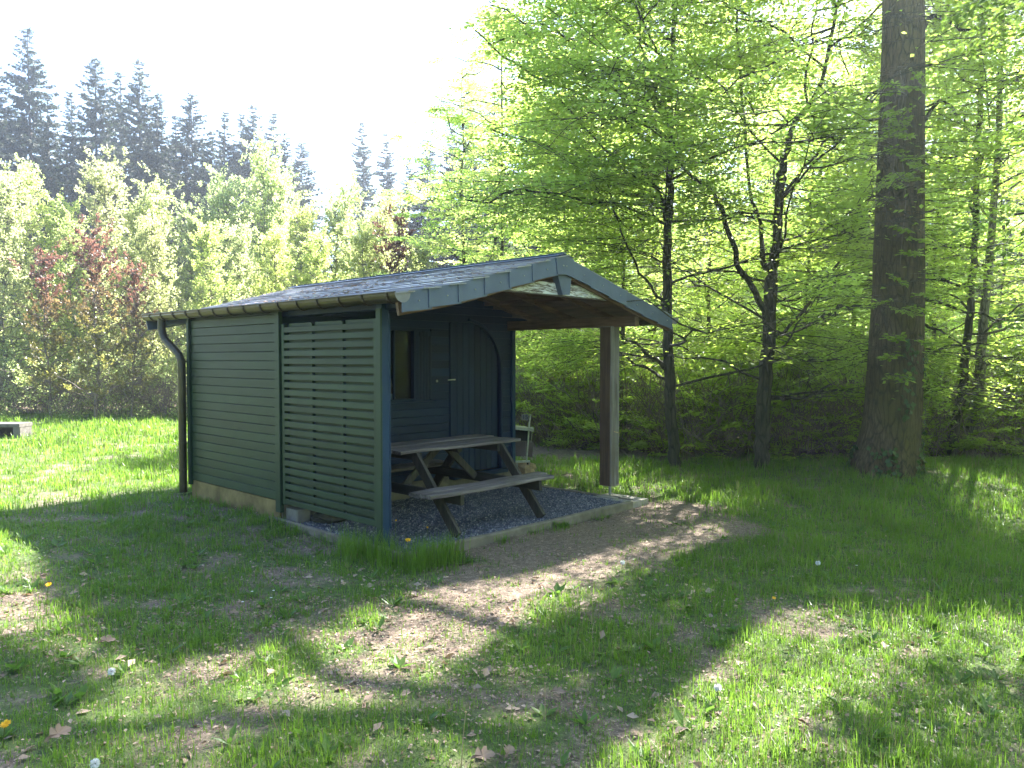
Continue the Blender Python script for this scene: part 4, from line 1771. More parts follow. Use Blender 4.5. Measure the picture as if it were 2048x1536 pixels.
photo_tree('hornbeam_tree', 'slim dark-trunked tree forking above the right gutter end of the shelter', (1350, 926),
           [(1350, 926, 27, 0), (1345, 850, 25, 0), (1338, 740, 24, 0), (1334, 640, 22, 0), (1333, 540, 20, 0), (1336, 450, 18, 0), (1340, 380, 15, 0), (1338, 300, 12, .1), (1345, 150, 10, .2), (1350, -100, 9, .3), (1352, -500, 6, .3)],
           [[(1334, 470, 14, 0), (1326, 400, 13, 0), (1310, 370, 9, -.1), (1270, 340, 6, -.3), (1200, 290, 5, -.7), (1120, 200, 4, -1.2)],
            [(1338, 740, 10, 0), (1300, 710, 8, -.2), (1255, 680, 6, -.5), (1220, 650, 4, -.8)],
            [(1340, 770, 9, 0), (1300, 740, 7, .1), (1258, 718, 6, .2), (1200, 700, 4, .3)],
            [(1334, 600, 8, 0), (1308, 590, 7, -.2), (1290, 560, 6, -.3), (1262, 510, 5, -.6), (1230, 430, 4, -.9), (1210, 330, 4, -1.2)],
            [(1336, 450, 8, 0), (1280, 420, 6, -.5), (1180, 400, 5, -1.2), (1060, 380, 4, -1.8), (930, 400, 3, -2.2)],
            [(1342, 250, 7, 0), (1240, 150, 5, -.4), (1100, 60, 4, -.9), (980, 10, 3, -1.2)],
            [(1345, 130, 7, 0), (1230, 30, 5, -.3), (1080, -60, 4, -.8), (960, -90, 3, -1.1)],
            [(1338, 420, 7, 0), (1240, 380, 5, -.5), (1100, 300, 4, -1.2), (985, 260, 3, -1.6)],
            [(1340, 330, 8, 0), (1260, 250, 6, -.4), (1150, 180, 5, -.9), (1010, 120, 4, -1.5), (950, 60, 3, -1.8)]],
           24, (1.2, 9), 1350, 11, .45, 9.8, view=left_edge)
photo_tree('hornbeam_tree', 'two-limbed tree with a long limb leaning left, between the shelter and the massive trunk', (1523, 928),
           [(1523, 928, 34, 0), (1525, 850, 32, 0), (1532, 740, 30, 0), (1538, 650, 28, 0), (1541, 570, 29, 0), (1545, 540, 24, 0), (1553, 490, 20, 0), (1556, 420, 19, 0), (1560, 370, 21, 0), (1566, 330, 17, .1), (1580, 260, 12, .1), (1640, 180, 9, .2), (1665, 60, 8, .2), (1690, -60, 7, .3), (1700, -500, 5, .3)],
           [[(1540, 660, 17, 0), (1515, 600, 15, -.1), (1490, 555, 14, -.2), (1465, 490, 13, -.3), (1445, 430, 12, -.4), (1430, 395, 9, -.5), (1360, 330, 6, -.8), (1340, 240, 5, -1.0), (1290, 130, 4, -1.2), (1270, 0, 4, -1.4)],
            [(1541, 555, 19, 0), (1528, 520, 15, .1), (1522, 460, 9, .3), (1500, 380, 8, .4), (1488, 280, 7, .5), (1480, 150, 6, .6), (1470, -50, 5, .7)],
            [(1548, 675, 10, 0), (1580, 650, 8, .1), (1620, 600, 7, .2), (1680, 520, 6, .3), (1720, 430, 5, .4), (1745, 330, 4, .5)],
            [(1540, 793, 8, 0), (1570, 797, 7, -.2), (1615, 795, 6, -.3), (1660, 770, 5, -.4)],
            [(1562, 400, 9, 0), (1600, 340, 7, -.2), (1680, 260, 5, -.5), (1760, 180, 4, -.8)]],
           26, (1.0, 9), 1150, 12, .35, 9.8)
photo_tree('hornbeam_tree', 'leaning thin trunk, nearer of the pair just right of the massive trunk', (1902, 912),
           [(1902, 912, 20, 0), (1910, 850, 19, 0), (1925, 780, 18, 0), (1932, 700, 17, 0), (1942, 600, 15, 0), (1950, 450, 13, 0), (1960, 200, 11, 0), (1970, -200, 8, 0)],
           [], 20, (1.3, 9), 560, 13, .8, 9.5)
photo_tree('hornbeam_tree', 'pale thick-stemmed tree, farther right of the pair beside the massive trunk', (1942, 908),
           [(1942, 908, 26, 0), (1946, 850, 24, 0), (1955, 780, 23, 0), (1962, 700, 20, 0), (1972, 600, 18, 0), (1985, 450, 15, 0), (2000, 200, 12, 0), (2010, -200, 8, 0)],
           [], 20, (1.3, 9), 560, 14, .8, 9.5, mat='bark_light')

# ------------------------------------------------------------------ lime branches hanging in from the right
LIME = thing('lime_tree', 'tree at the right edge whose shaded heart-shaped leaves hang in front of the forest', 'tree', (8.2, 7.0, 0))
og = np.array([8.2, 7.0, 0])
g = Geo()
g.tube(wobble_line((0, 0, -.2), (.1, .1, 9), 10, .1, 5), np.linspace(.2, .09, 10), 14)
g.build('trunk', M['bark'], LIME, True)
limbs = []
for k, (p0, p1) in enumerate([((8.2, 7, 3.4), (4.3, 6.7, 3.7)), ((8.2, 7, 4.4), (4.0, 6.3, 4.9)), ((8.2, 7, 2.9), (4.7, 7.2, 3.0)), ((8.2, 7, 5.4), (3.9, 7.2, 5.7)), ((8.2, 7, 2.4), (4.9, 7.0, 2.3))]):
    P = wobble_line(p0, p1, 9, .25, 300 + k)
    g = Geo()
    g.tube(P - og, np.linspace(.06, .012, 9), 7)
    g.build('limb', M['bark'], LIME, True)
    limbs.append(P)
crown_from_limbs(limbs, 120, (.5, 1.0), 1.7, 7, -.35, mats=[M['leaf_lime'], M['twig']], parent=LIME, origin=og, templates=SPRAYS_L, leaf_scale=.95, filt=True, min_t=.45, wr=.004)

# ------------------------------------------------------------------ generic forest trees behind (shared meshes)
def make_generic(seed, H, n_l, n_s, low, R0, leaf, bark, templ, ls, lean=.15, rad=.09, up=False):
    r = np.random.default_rng(seed)
    P = wobble_line((0, 0, -.3), (r.normal(0, lean), r.normal(0, lean), H), 14, .22, seed)
    g = Geo()
    g.tube(P, np.linspace(rad, .012, 14) ** 1.0, 10)
    tr = g.mesh('trunk', M[bark], True)
    limbs = []
    gb = Geo()
    for k in range(n_l):
        f = low + (1 - low) * (k / n_l)
        j = f * 13
        p0 = P[int(j)] + (P[min(13, int(j) + 1)] - P[int(j)]) * (j % 1)
        a = k * 2.4 + r.uniform(-.5, .5)
        L_ = (R0 * (1 - f) ** .9 * r.uniform(.5, 1) + .15 if up else R0 * (1 - ((f - .35) / .75) ** 2)) * r.uniform(.55, 1.2)
        L_ = max(L_, .5)
        Q = wobble_line(p0, p0 + np.array([math.cos(a) * L_, math.sin(a) * L_, L_ * r.uniform(.1, .6)]), 7, .22, seed * 13 + k)
        gb.tube(Q, np.linspace(.028, .006, 7), 5, 0, False)
        limbs.append(Q)
    limbs.append(P[6:])
    gc = Geo()
    segs = [(Q[k], Q[k + 1]) for Q in limbs for k in range(1, len(Q) - 1)]
    pick = rng.choice(len(segs), n_s)
    A = np.array([s[0] for s in segs])[pick]
    B = np.array([s[1] for s in segs])[pick]
    pos = A + (B - A) * rng.random(n_s)[:, None]
    az = rng.uniform(0, 2 * PI, n_s)
    d = np.stack([np.cos(az), np.sin(az), rng.normal(.05, .2, n_s)], -1)
    if up:
        d = d * [.8, .8, 0] + np.stack([np.zeros(n_s), np.zeros(n_s), rng.uniform(.1, 1.5, n_s)], -1)
        pos = pos + rng.normal(0, .2, (n_s, 3))
        place(gc, templ, pos, d, rng.uniform(.5, 1.1, n_s), ls, twig=False)
    else:
        place(gc, templ, pos, d, rng.uniform(.7, 1.4, n_s), ls, twig=False)
    return [('trunk', tr), ('branch', gb.mesh('branch', M[bark], True)), ('crown', gc.mesh('crown', [M[leaf], M[bark]]))]


def plant(name, parts, label, cat, x, y, rz, sc, group, zoff=0.0, hs=None):
    z = float(ground_h(x, y)) + zoff
    o = thing(name, label, cat, (x, y, z), rz, group)
    o.scale = (sc, sc, sc * (hs or 1))
    for nm, me in parts:
        c = link(nm, me, o)
        if nm == 'crown':
            c['kind'] = 'stuff'
    return o


BEECH = [make_generic(400 + k, (12.5, 14, 11.5)[k], 36, 270, .04, 3.6, 'leaf_far', 'bark', SPRAYS, 1.3) for k in range(3)]
far_list = [
    (1600, 16.0, 'slender forest tree just left of the massive trunk, in the second row'),
    (1240, 16.5, 'forest tree directly behind the timber post of the shelter'),
    (1130, 17.5, 'forest tree rising behind the ridge of the shelter roof'),
    (1430, 18.5, 'forest tree seen between the slim trunk and the two-limbed tree'),
    (1010, 19.5, 'leafy tree behind the left roof slope, at the sky edge of the wood'),
    (930, 21.0, 'outermost green tree of the wood, touching the open sky'),
    (1700, 17.0, 'forest tree half hidden behind the massive trunk'),
    (1870, 16.5, 'forest tree right behind the pair of thin trunks'),
    (1310, 22.0, 'deeper forest tree behind the slim dark trunk'),
    (1530, 23.0, 'deeper forest tree hidden behind the two-limbed tree'),
    (1760, 23.0, 'deep forest tree straight behind the massive trunk'),
    (2010, 19.0, 'forest tree at the right edge behind the pale stem'),
    (2130, 15.0, 'forest tree mostly beyond the right edge of the view'),
    (2230, 20.0, 'forest tree beyond the right edge of the view'),
    (1130, 25.0, 'distant forest tree behind the shelter ridge'),
    (1900, 26.0, 'distant forest tree between the pair of thin trunks'),
    (1400, 29.0, 'distant forest tree left of the two-limbed tree'),
    (1640, 29.0, 'distant forest tree left of the massive trunk'),
]
far_list += [
    (1080, 31.0, 'far tree of the wood above the left half of the ridge'),
    (1200, 34.0, 'far tree of the wood above the right roof slope'),
    (1330, 37.0, 'far tree of the wood right of the gutter end'),
    (1480, 35.0, 'far tree of the wood behind the leaning limb'),
    (1590, 38.0, 'far tree of the wood right of the two-limbed tree'),
    (1710, 34.0, 'far tree of the wood touching the massive trunk on its left'),
    (1850, 34.0, 'far tree of the wood touching the massive trunk on its right'),
    (1970, 31.0, 'far tree of the wood right of the thin pair'),
    (2090, 27.0, 'far tree of the wood at the right picture edge'),
    (980, 27.0, 'mid-distance tree at the left flank of the wood'),
]
for i, (u, d, lab) in enumerate(far_list):
    x = (u - 1024) / FPX * d
    plant('forest_tree', BEECH[i % 3], lab, 'tree', x, d, rng.uniform(0, 6.28), (1.3 + .40 * d) / 12.3 * rng.uniform(.92, 1.1), 'green trees of the wood behind the shelter')

# ------------------------------------------------------------------ young trees on the left
YOUNG = [make_generic(500 + k, 8, 70, 520, .06, 2.7, 'leaf_young', 'bark_light', WISP, 1.15, .25, .05, True) for k in range(4)]
young_list = [
    (15, 345, 23.0, 'leafy young tree at the left edge of the view, behind the concrete bench'),
    (70, 335, 24.5, 'young tree with rounded top standing left of the copper maples'),
    (128, 395, 25.0, 'young tree rising just behind the redder maple'),
    (165, 440, 24.0, 'short young tree filling the gap between the two maples'),
    (225, 320, 26.0, 'slim young tree with a narrow spire-like tip above its neighbours'),
    (268, 405, 25.0, 'young tree right of the slim spire-topped one'),
    (310, 430, 23.5, 'young tree just left of the gutter end of the shelter'),
    (345, 370, 26.0, 'young tree directly above the downpipe bend'),
    (390, 405, 27.0, 'young tree behind the rear corner of the shelter roof'),
    (425, 445, 23.5, 'low young tree close behind the roof edge of the shelter'),
    (455, 345, 27.5, 'young tree left of the tallest one behind the roof'),
    (503, 280, 28.5, 'tallest young tree, its crown reaching into the spruces'),
    (555, 335, 29.0, 'young tree right of the tallest one'),
    (560, 455, 24.0, 'low young tree in front, above the middle of the roof'),
    (605, 400, 27.5, 'young tree under the last spruce of the group'),
    (650, 395, 28.5, 'young tree at the gap between the spruces and the open sky'),
    (700, 365, 29.5, 'young tree standing under the open bright sky'),
    (735, 450, 25.0, 'low young tree in front of the bright gap'),
    (755, 415, 28.0, 'young tree left of the rusty-leaved sapling'),
    (800, 395, 30.0, 'young tree at the right end of the row, beside the wood'),
    (850, 470, 26.0, 'low young tree at the foot of the wood behind the roof'),
    (-60, 380, 24.0, 'young tree beyond the left edge of the view'),
    (480, 440, 25.0, 'low leafy young tree over the rear half of the roof'),
    (650, 460, 24.5, 'low leafy young tree over the front half of the roof'),
]
for i, (u, v, d, lab) in enumerate(young_list):
    x = (u - 1024) / FPX * d
    H = CAM_H + (718 - v) / FPX * d
    s = H / 8.4
    hs = 1.0
    wd = min(s, 1.0) * rng.uniform(.9, 1.1)
    plant('young_tree', YOUNG[i % 4], lab, 'young tree', x, d, rng.uniform(0, 6.28), wd, 'young light green trees behind the meadow', 0, s / wd)

RED = [make_generic(600 + k, 6.6, 34, 150, .14, 2.0, 'leaf_red', 'twig', WISP, 1.45, .2, .05, True) for k in range(2)]
for i, (u, v, d, lab, hs) in enumerate([
    (104, 490, 21.2, 'copper-leaved maple sapling with the reddest crown, left of the shelter', 1.0),
    (190, 445, 20.8, 'copper-leaved maple sapling with orange lower leaves, nearer the shelter', 1.0),
    (262, 520, 21.4, 'small rusty-leaved sapling between the maples and the downpipe', 1.0),
    (800, 425, 25.5, 'rusty-leaved sapling at the foot of the open sky behind the roof', 1.0)]):
    x = (u - 1024) / FPX * d
    H = CAM_H + (718 - v) / FPX * d
    s = H / 7.0
    plant('copper_maple', RED[i % 2], lab, 'maple', x, d, rng.uniform(0, 6.28), s, 'copper-leaved saplings')

# ------------------------------------------------------------------ spruces
def make_spruce(seed, H=22, bare=.30, dens=1.0, w0=2.6):
    r = np.random.default_rng(seed)
    g = Geo()
    g.tube(wobble_line((0, 0, -.5), (r.normal(0, .15), 0, H), 14, .1, seed), np.linspace(.22, .015, 14), 8)
    tr = g.mesh('trunk', M['bark_dark'], True)
    gb = Geo()
    P, D, Nn, Sz = [], [], [], []
    z = H * bare * .35
    while z < H - .5:
        f = z / H
        full = f > bare
        nb = r.integers(5, 9) if full else r.integers(1, 3)
        for k in range(nb):
            if r.random() > dens and full:
                continue
            a = r.uniform(0, 2 * PI)
            L_ = (w0 * (1 - f) ** .8 + .12) * r.uniform(.35, 1.25) * (1 if full else .6)
            dz = -.28 * L_ if f < .75 else .12 * L_
            tip = np.array([math.cos(a) * L_, math.sin(a) * L_, z + dz])
            b0 = np.array([0, 0, z])
            mid = (b0 + tip) / 2 + [0, 0, -.06 * L_]
            tipu = tip + [0, 0, .12 * L_]
            gb.tube([b0, mid, tipu], [.02, .012, .004], 3, 0, False)
            if not full:
                continue
            ns = int(10 + L_ * 36)
            for s_ in range(ns):
                q = r.uniform(.12, 1.0)
                p = (b0 * (1 - q) ** 2 + 2 * q * (1 - q) * mid + q * q * tipu)
                sd = r.choice([-1, 1])
                da = a + sd * r.uniform(.4, 1.2)
                P.append(p)
                D.append((math.cos(da), math.sin(da), r.uniform(-1.5, .1)))
                Nn.append((r.normal(0, 1), r.normal(0, 1), r.normal(.4, .8)))
                Sz.append(r.uniform(.22, .5) * (.6 + .5 * (1 - f)) * (.38 + .62 * min(1, (H - z) / 5)))
        z += r.uniform(.16, .34)
    P, D, Nn, Sz = map(np.array, (P, D, Nn, Sz))
    gc = Geo()
    q = leaf_quads(P, D, Nn, Sz, .34, .05)
    gc.quads(q.reshape(-1, 3), np.arange(len(q) * 4).reshape(-1, 4), 0, r.random(len(q)))
    q = leaf_quads(P + D * .05, D + r.normal(0, .5, D.shape), Nn, Sz * .7, .34, .05)
    gc.quads(q.reshape(-1, 3), np.arange(len(q) * 4).reshape(-1, 4), 0, r.random(len(q)))
    return [('trunk', tr), ('branch', gb.mesh('branch', M['bark_dark'])), ('crown', gc.mesh('crown', M['needle']))]


SPR = [make_spruce(700, 22, .26, 1, 4.0), make_spruce(701, 22, .32, .95, 3.5), make_spruce(702, 22, .38, .9, 3.1), make_spruce(703, 22, .22, 1, 4.4)]
spruce_list = [
    (5, 130, 48, 0, 'spruce at the left edge with a broad dark crown'),
    (68, 60, 50, 0, 'tallest spruce, its tip highest against the white sky on the left'),
    (110, 195, 46, 2, 'brownish spruce leaning against the tallest one'),
    (150, 190, 54, 1, 'spruce tip low in the notch right of the tallest one'),
    (202, 118, 50, 3, 'dense dark spruce with sweeping branches, second peak of the row'),
    (246, 145, 55, 2, 'thin spruce tip between the second and third peaks'),
    (288, 122, 49, 0, 'tall spruce with ragged upper branches, third peak of the row'),
    (325, 190, 46, 1, 'spruce filling the right flank of the third peak'),
    (358, 230, 52, 2, 'thin pale spruce before the pointed dark one'),
    (390, 185, 50, 3, 'pointed dark spruce standing alone in the middle of the row'),
    (430, 260, 47, 0, 'short dark spruce right of the pointed one'),
    (457, 222, 53, 2, 'brown-tinged spruce with a thin top'),
    (490, 235, 56, 1, 'small spruce tip left of the twin tips'),
    (512, 213, 54, 0, 'left one of the twin spruce tips above the tallest young tree'),
    (552, 225, 55, 2, 'right one of the twin spruce tips, with an open crown'),
    (575, 262, 50, 1, 'low brownish spruce at the right end of the group'),
    (606, 285, 56, 3, 'last small spruce before the open sky'),
    (726, 242, 62, 2, 'solitary faint spruce in the bright haze'),
    (774, 265, 66, 2, 'second faint spruce in the bright haze, shorter'),
    (820, 320, 64, 1, 'low spruce between the haze and the wood'),
    (856, 278, 58, 3, 'dark rounded spruce top beside the green crown edge'),
    (905, 255, 54, 0, 'dark spruce behind the crown edge of the wood'),
    (940, 175, 52, 2, 'tall thin spruce poking out of the crown edge'),
    (990, 230, 50, 3, 'spruce mostly hidden behind the green crown'),
    (-60, 120, 50, 3, 'spruce beyond the left edge of the view'),
]
spruce_list += [
    (25, 215, 58, 1, 'shadowy spruce in the back row at the left edge'),
    (92, 255, 60, 3, 'back-row spruce right of the tallest spruce trunk'),
    (172, 265, 57, 0, 'back-row spruce filling the first notch'),
    (226, 245, 60, 1, 'back-row spruce behind the second peak'),
    (305, 255, 59, 3, 'back-row spruce behind the third peak'),
    (342, 295, 52, 0, 'low spruce between the third peak and the pointed one'),
    (412, 290, 58, 1, 'low back-row spruce right under the pointed one'),
    (474, 295, 54, 3, 'low dense spruce beneath the brown-tinged top'),
    (532, 290, 60, 0, 'low back-row spruce between the twin tips'),
    (592, 335, 56, 1, 'lowest spruce at the right end of the group')]
grp = 'spruces standing behind the young trees'
for i, (x, y) in enumerate([(9.5, 1.5), (11, 5.0), (13, 8.5), (10.5, -2), (15, 3), (14, -2), (17, 7), (12, 12)]):  # unseen trees added to block side light and darken the window reflection
    plant('forest_tree', BEECH[i % 3], 'added unseen tree beyond the right edge, %s' % ('level with the camera', 'beside the lime tree', 'behind the lime tree', 'behind the camera line', 'deeper to the side', 'deeper behind the camera line', 'deeper beside the clearing', 'at the corner of the wood')[i], 'tree', x, y, rng.uniform(0, 6.28), rng.uniform(.7, .85), 'green trees of the wood behind the shelter')
for i, (u, v, d, k, lab) in enumerate(spruce_list):
    x = (u - 1024) / FPX * d
    H = CAM_H + (718 - v) / FPX * d
    s = H / 22.0
    plant('spruce_tree', SPR[k], lab, 'spruce', x, d, rng.uniform(0, 6.28), max(.75, min(s, 1.05)), grp, 0, s / max(.75, min(s, 1.05)))
for i, (u, d) in enumerate([(1080, 44), (1180, 42), (1300, 46), (1420, 43), (1540, 45), (1660, 42), (1780, 46), (1900, 42), (2020, 45), (2140, 43), (2280, 41)]):
    x = (u - 1024) / FPX * d
    nm = ['behind the shelter roof', 'behind the shelter ridge', 'behind the timber post', 'left of the two-limbed tree', 'behind the two-limbed tree', 'left of the massive trunk', 'behind the massive trunk', 'behind the thin trunk pair', 'behind the pale stem', 'at the right edge', 'beyond the right edge'][i]
    plant('spruce_tree', SPR[i % 4], 'dark spruce deep in the wood ' + nm, 'spruce', x, d, rng.uniform(0, 6.28), rng.uniform(.6, .8), 'spruces deep in the wood')

# ------------------------------------------------------------------ undergrowth: twigs and low shoots
def thicket(name, label, xr, yf, n_tw, n_sp, hmax, leafm, templ, ls):
    g = Geo()
    x = rng.uniform(*xr, n_tw)
    y = yf(x) + rng.exponential(2.2, n_tw)
    z0 = ground_h(x, y)
    L_ = rng.uniform(.4, 1.0, n_tw) * hmax
    a = rng.uniform(0, 2 * PI, n_tw)
    tilt = rng.uniform(.15, 1.1, n_tw)
    d = np.stack([np.cos(a) * np.sin(tilt), np.sin(a) * np.sin(tilt), np.cos(tilt)], -1)
    A = np.stack([x, y, z0 + rng.uniform(-.05, .35, n_tw) * hmax], -1)
    Bm = A + d * L_[:, None] * .5 + rng.normal(0, .05, (n_tw, 3))
    Bt = Bm + (d + [0, 0, -.3]) * L_[:, None] * .5
    w_ = rng.uniform(.004, .010, n_tw)[:, None]
    s = np.cross(d, [0, 1, .3])
    s /= np.linalg.norm(s, axis=1)[:, None] + 1e-9
    V = np.stack([A - s * w_, A + s * w_, Bm - s * w_ * .8, Bm + s * w_ * .8, Bt - s * w_ * .3, Bt + s * w_ * .3], 1).reshape(-1, 3)
    b_ = np.arange(n_tw)[:, None] * 6
    Q = np.concatenate([b_ + [0, 1, 3, 2], b_ + [2, 3, 5, 4]])
    g.quads(V, Q, 1)
    if n_sp:
        x = rng.uniform(*xr, n_sp)
        y = yf(x) + rng.exponential(2.0, n_sp)
        pos = np.stack([x, y, ground_h(x, y) + rng.random(n_sp) ** 1.3 * hmax], -1)
        az = rng.uniform(0, 2 * PI, n_sp)
        dd = np.stack([np.cos(az), np.sin(az), rng.normal(.25, .3, n_sp)], -1)
        ok = sun_filter(pos)
        place(g, templ, pos[ok], dd[ok], rng.uniform(.45, .9, ok.sum()), ls, twig=False)
    o = g.build(name, [M[leafm], M['twig']])
    tag(o, label, kind='stuff')
    return o


thicket('undergrowth', 'tangle of bare twigs and low shoots along the foot of the young trees', (-19, -1.5), lambda x: 21.3 + (x + 10) * .02 + np.abs(x + 10) * .0, 5500, 1000, 1.7, 'leaf_young', BUSH, 1.0)
thicket('undergrowth', 'low bushes and saplings in the depth of the wood', (-3, 30), lambda x: 21 + np.abs(x - 5) * .1, 6000, 1000, 3.4, 'leaf_far', BUSH, 1.6)
thicket('undergrowth', 'tangle of dead twigs and low leafy shoots under the trees of the wood', (-.5, 16), lambda x: 12.9 + np.clip(3.2 - x, 0, 4) * .75, 6000, 2600, 2.0, 'leaf_beech', SPRAYS, 1.0)

# far wood that closes the horizon
g = Geo()
n = 4200
x = rng.uniform(-70, 75, n)
y = 60 + rng.uniform(0, 14, n)
zz_ = rng.random(n) ** 1.2 * np.where(x > -4, 15, 5.5) * (.8 + .4 * vnoise(x, y, 5, 60))
az = rng.uniform(0, 2 * PI, n)
place(g, WOODT, np.stack([x, y, zz_], -1), np.stack([np.cos(az), np.sin(az), rng.normal(0, .3, n)], -1), rng.uniform(2.2, 3.4, n), 6.5, wood=None)
n = 3600  # unseen ring added to cut low sky light and fill reflections
a = rng.uniform(0, 2 * PI, n)
rr = rng.uniform(46, 58, n)
x, y = np.cos(a) * rr, np.sin(a) * rr - 5
k_ = y < 15
x, y = x[k_], y[k_]
zz_ = rng.random(len(x)) ** 1.1 * 15
place(g, WOODT, np.stack([x, y, zz_], -1), rng.normal(0, 1, (len(x), 3)), rng.uniform(2.4, 3.6, len(x)), 7.5, wood=None)
for k in range(70):
    xx = rng.uniform(-60, 60)
    yy = rng.uniform(58, 72)
    g.tube([(xx, yy, -1), (xx + rng.normal(0, .3), yy, 13)], [.2, .1], 5, 1, False)
o = g.build('distant_wood', [M['leaf_far'], M['bark_dark']])
tag(o, 'far-off edge of the wood closing the view behind the spruces, plus an added unseen ring round the clearing', kind='stuff')

# ------------------------------------------------------------------ grass
def blades(zones):
    V_all, R_all = [], []
    for (y0, y1, per, wscale, hscale, xlim) in zones:
        area = .76 * (y1 * y1 - y0 * y0) + 1.6 * (y1 - y0)
        nt = int(area * per / 9)
        y = np.sqrt(rng.uniform(y0 ** 2, y1 ** 2, nt))
        x = rng.uniform(-1, 1, nt) * (.76 * y + .8)
        if xlim is not None:
            k_ = x < xlim
            x, y = x[k_], y[k_]
        dn = grass_density(x, y)
        k_ = rng.random(len(x)) < dn ** 1.3 * .9 + .05 * (dn > .01)
        x, y, dn = x[k_], y[k_], dn[k_]
        nb = rng.integers(3, 12, len(x))
        idx = np.repeat(np.arange(len(x)), nb)
        tuft_h = rng.uniform(.6, 1.25, len(x)) * (.7 + .5 * dn) * (.6 + .9 * vnoise(x, y, .7, 30))
        bx = x[idx] + rng.normal(0, .034 * math.sqrt(wscale), len(idx))
        by = y[idx] + rng.normal(0, .034 * math.sqrt(wscale), len(idx))
        lx, ly = w2l(np.stack([bx, by], -1))
        ok = ~((lx > -.06) & (lx < 3.63) & (ly > -.36) & (ly < 4.0))
        bx, by, idx = bx[ok], by[ok], idx[ok]
        n = len(bx)
        h = hscale * tuft_h[idx] * rng.uniform(.45, 1.15, n)
        z = ground_h(bx, by) - .01
        a = rng.uniform(0, 2 * PI, n)
        lean = np.abs(rng.normal(.18, .28, n))
        w_ = rng.uniform(.0016, .0032, n) * wscale
        dx, dy = np.cos(a), np.sin(a)
        sx, sy = -dy, dx
        def P(f, b_, ww):
            ox = dx * h * b_
            oy = dy * h * b_
            zz_ = z + h * f
            return (np.stack([bx + ox - sx * w_ * ww, by + oy - sy * w_ * ww, zz_], -1), np.stack([bx + ox + sx * w_ * ww, by + oy + sy * w_ * ww, zz_], -1))
        c0 = P(0, 0, 1)
        c1 = P(.55 + 0 * lean, lean * .35, .85)
        c2 = P(np.clip(1 - lean * .45, .3, 1), lean * 1.15, .12)
        V_all.append(np.stack([c0[0], c0[1], c1[0], c1[1], c2[0], c2[1]], 1).reshape(-1, 3))
        R_all.append(np.clip(rng.random(n) * .8 + .3 * (vnoise(bx, by, .8, 40) - .3), 0, 1))
    V = np.vstack(V_all)
    R = np.concatenate(R_all)
    n = len(R)
    b_ = np.arange(n)[:, None] * 6
    Q = np.stack([b_ + [0, 1, 3, 2], b_ + [2, 3, 5, 4]], 1).reshape(-1, 4)
    return V, Q, np.repeat(R, 2)


V, Q, R = blades([(1.9, 4.6, 5600, .8, .062, None), (4.6, 8.0, 3300, 1.1, .070, None), (8.0, 13.5, 1300, 1.8, .090, None), (13.5, 23, 520, 3.0, .13, 1.0)])
g = Geo()
g.quads(V, Q, np.repeat((rng.random(len(Q) // 2) < .08).astype(int), 2), R)
o = g.build('grass', [M['grass'], M['straw']])
tag(o, 'thin patchy lawn of fresh green grass across the clearing', kind='stuff')

# tall tufts against the corner post and the kerb
def tuft_geo(centers, per, h, spread, w_=.0025):
    V_all = []
    for c in centers:
        n = per
        bx = c[0] + rng.normal(0, spread, n)
        by = c[1] + rng.normal(0, spread, n)
        z = ground_h(bx, by) - .01
        hh = h * rng.uniform(.4, 1.1, n)
        a = rng.uniform(0, 2 * PI, n)
        lean = np.abs(rng.normal(.15, .2, n))
        dx, dy = np.cos(a), np.sin(a)
        for_ = []
        for f, b_, ww in ((0, 0, 1), (.55, .3, .8), (1, 1.1, .12)):
            ox, oy = dx * hh * lean * b_, dy * hh * lean * b_
            zz_ = z + hh * (f if f < 1 else np.clip(1 - lean * .3, .4, 1))
            for_ += [np.stack([bx + ox + dy * w_ * ww, by + oy - dx * w_ * ww, zz_], -1), np.stack([bx + ox - dy * w_ * ww, by + oy + dx * w_ * ww, zz_], -1)]
        V_all.append(np.stack(for_, 1).reshape(-1, 3))
    V = np.vstack(V_all)
    n = len(V) // 6
    b_ = np.arange(n)[:, None] * 6
    Q = np.stack([b_ + [0, 1, 3, 2], b_ + [2, 3, 5, 4]], 1).reshape(-1, 4)
    g = Geo()
    g.quads(V, Q, 0, np.repeat(rng.random(n), 2))
    return g


tl = [l2w(x, y) for x, y in ((-.02, -.15), (.10, -.42), (-.12, .12), (.22, -.48), (-.15, -.10), (-.20, -.35), (.02, -.45), (-.1, .35), (.33, -.52), (-.28, .1), (-.10, -.62), (.15, -.65))]
o = tuft_geo(tl, 120, .27, .075).build('tall_grass', M['grass'])
tag(o, 'tall grass growing round the foot of the sky-tinted corner post', kind='stuff')
tl = [l2w(x, y) for x, y in ((1.05, -.42), (1.5, -.40), (2.0, -.42), (2.6, -.40), (3.7, -.2), (3.75, .3), (-.12, .8), (-.14, 1.2), (-.12, 2.2), (-.12, 2.8), (-.12, 3.3), (1.15, -.1), (1.6, .05), (3.8, -.45), (1.75, -.45))]
o = tuft_geo(tl, 45, .11, .06).build('edge_grass', M['grass'])
tag(o, 'short tufts of grass along the kerbs and the foundation', kind='stuff')

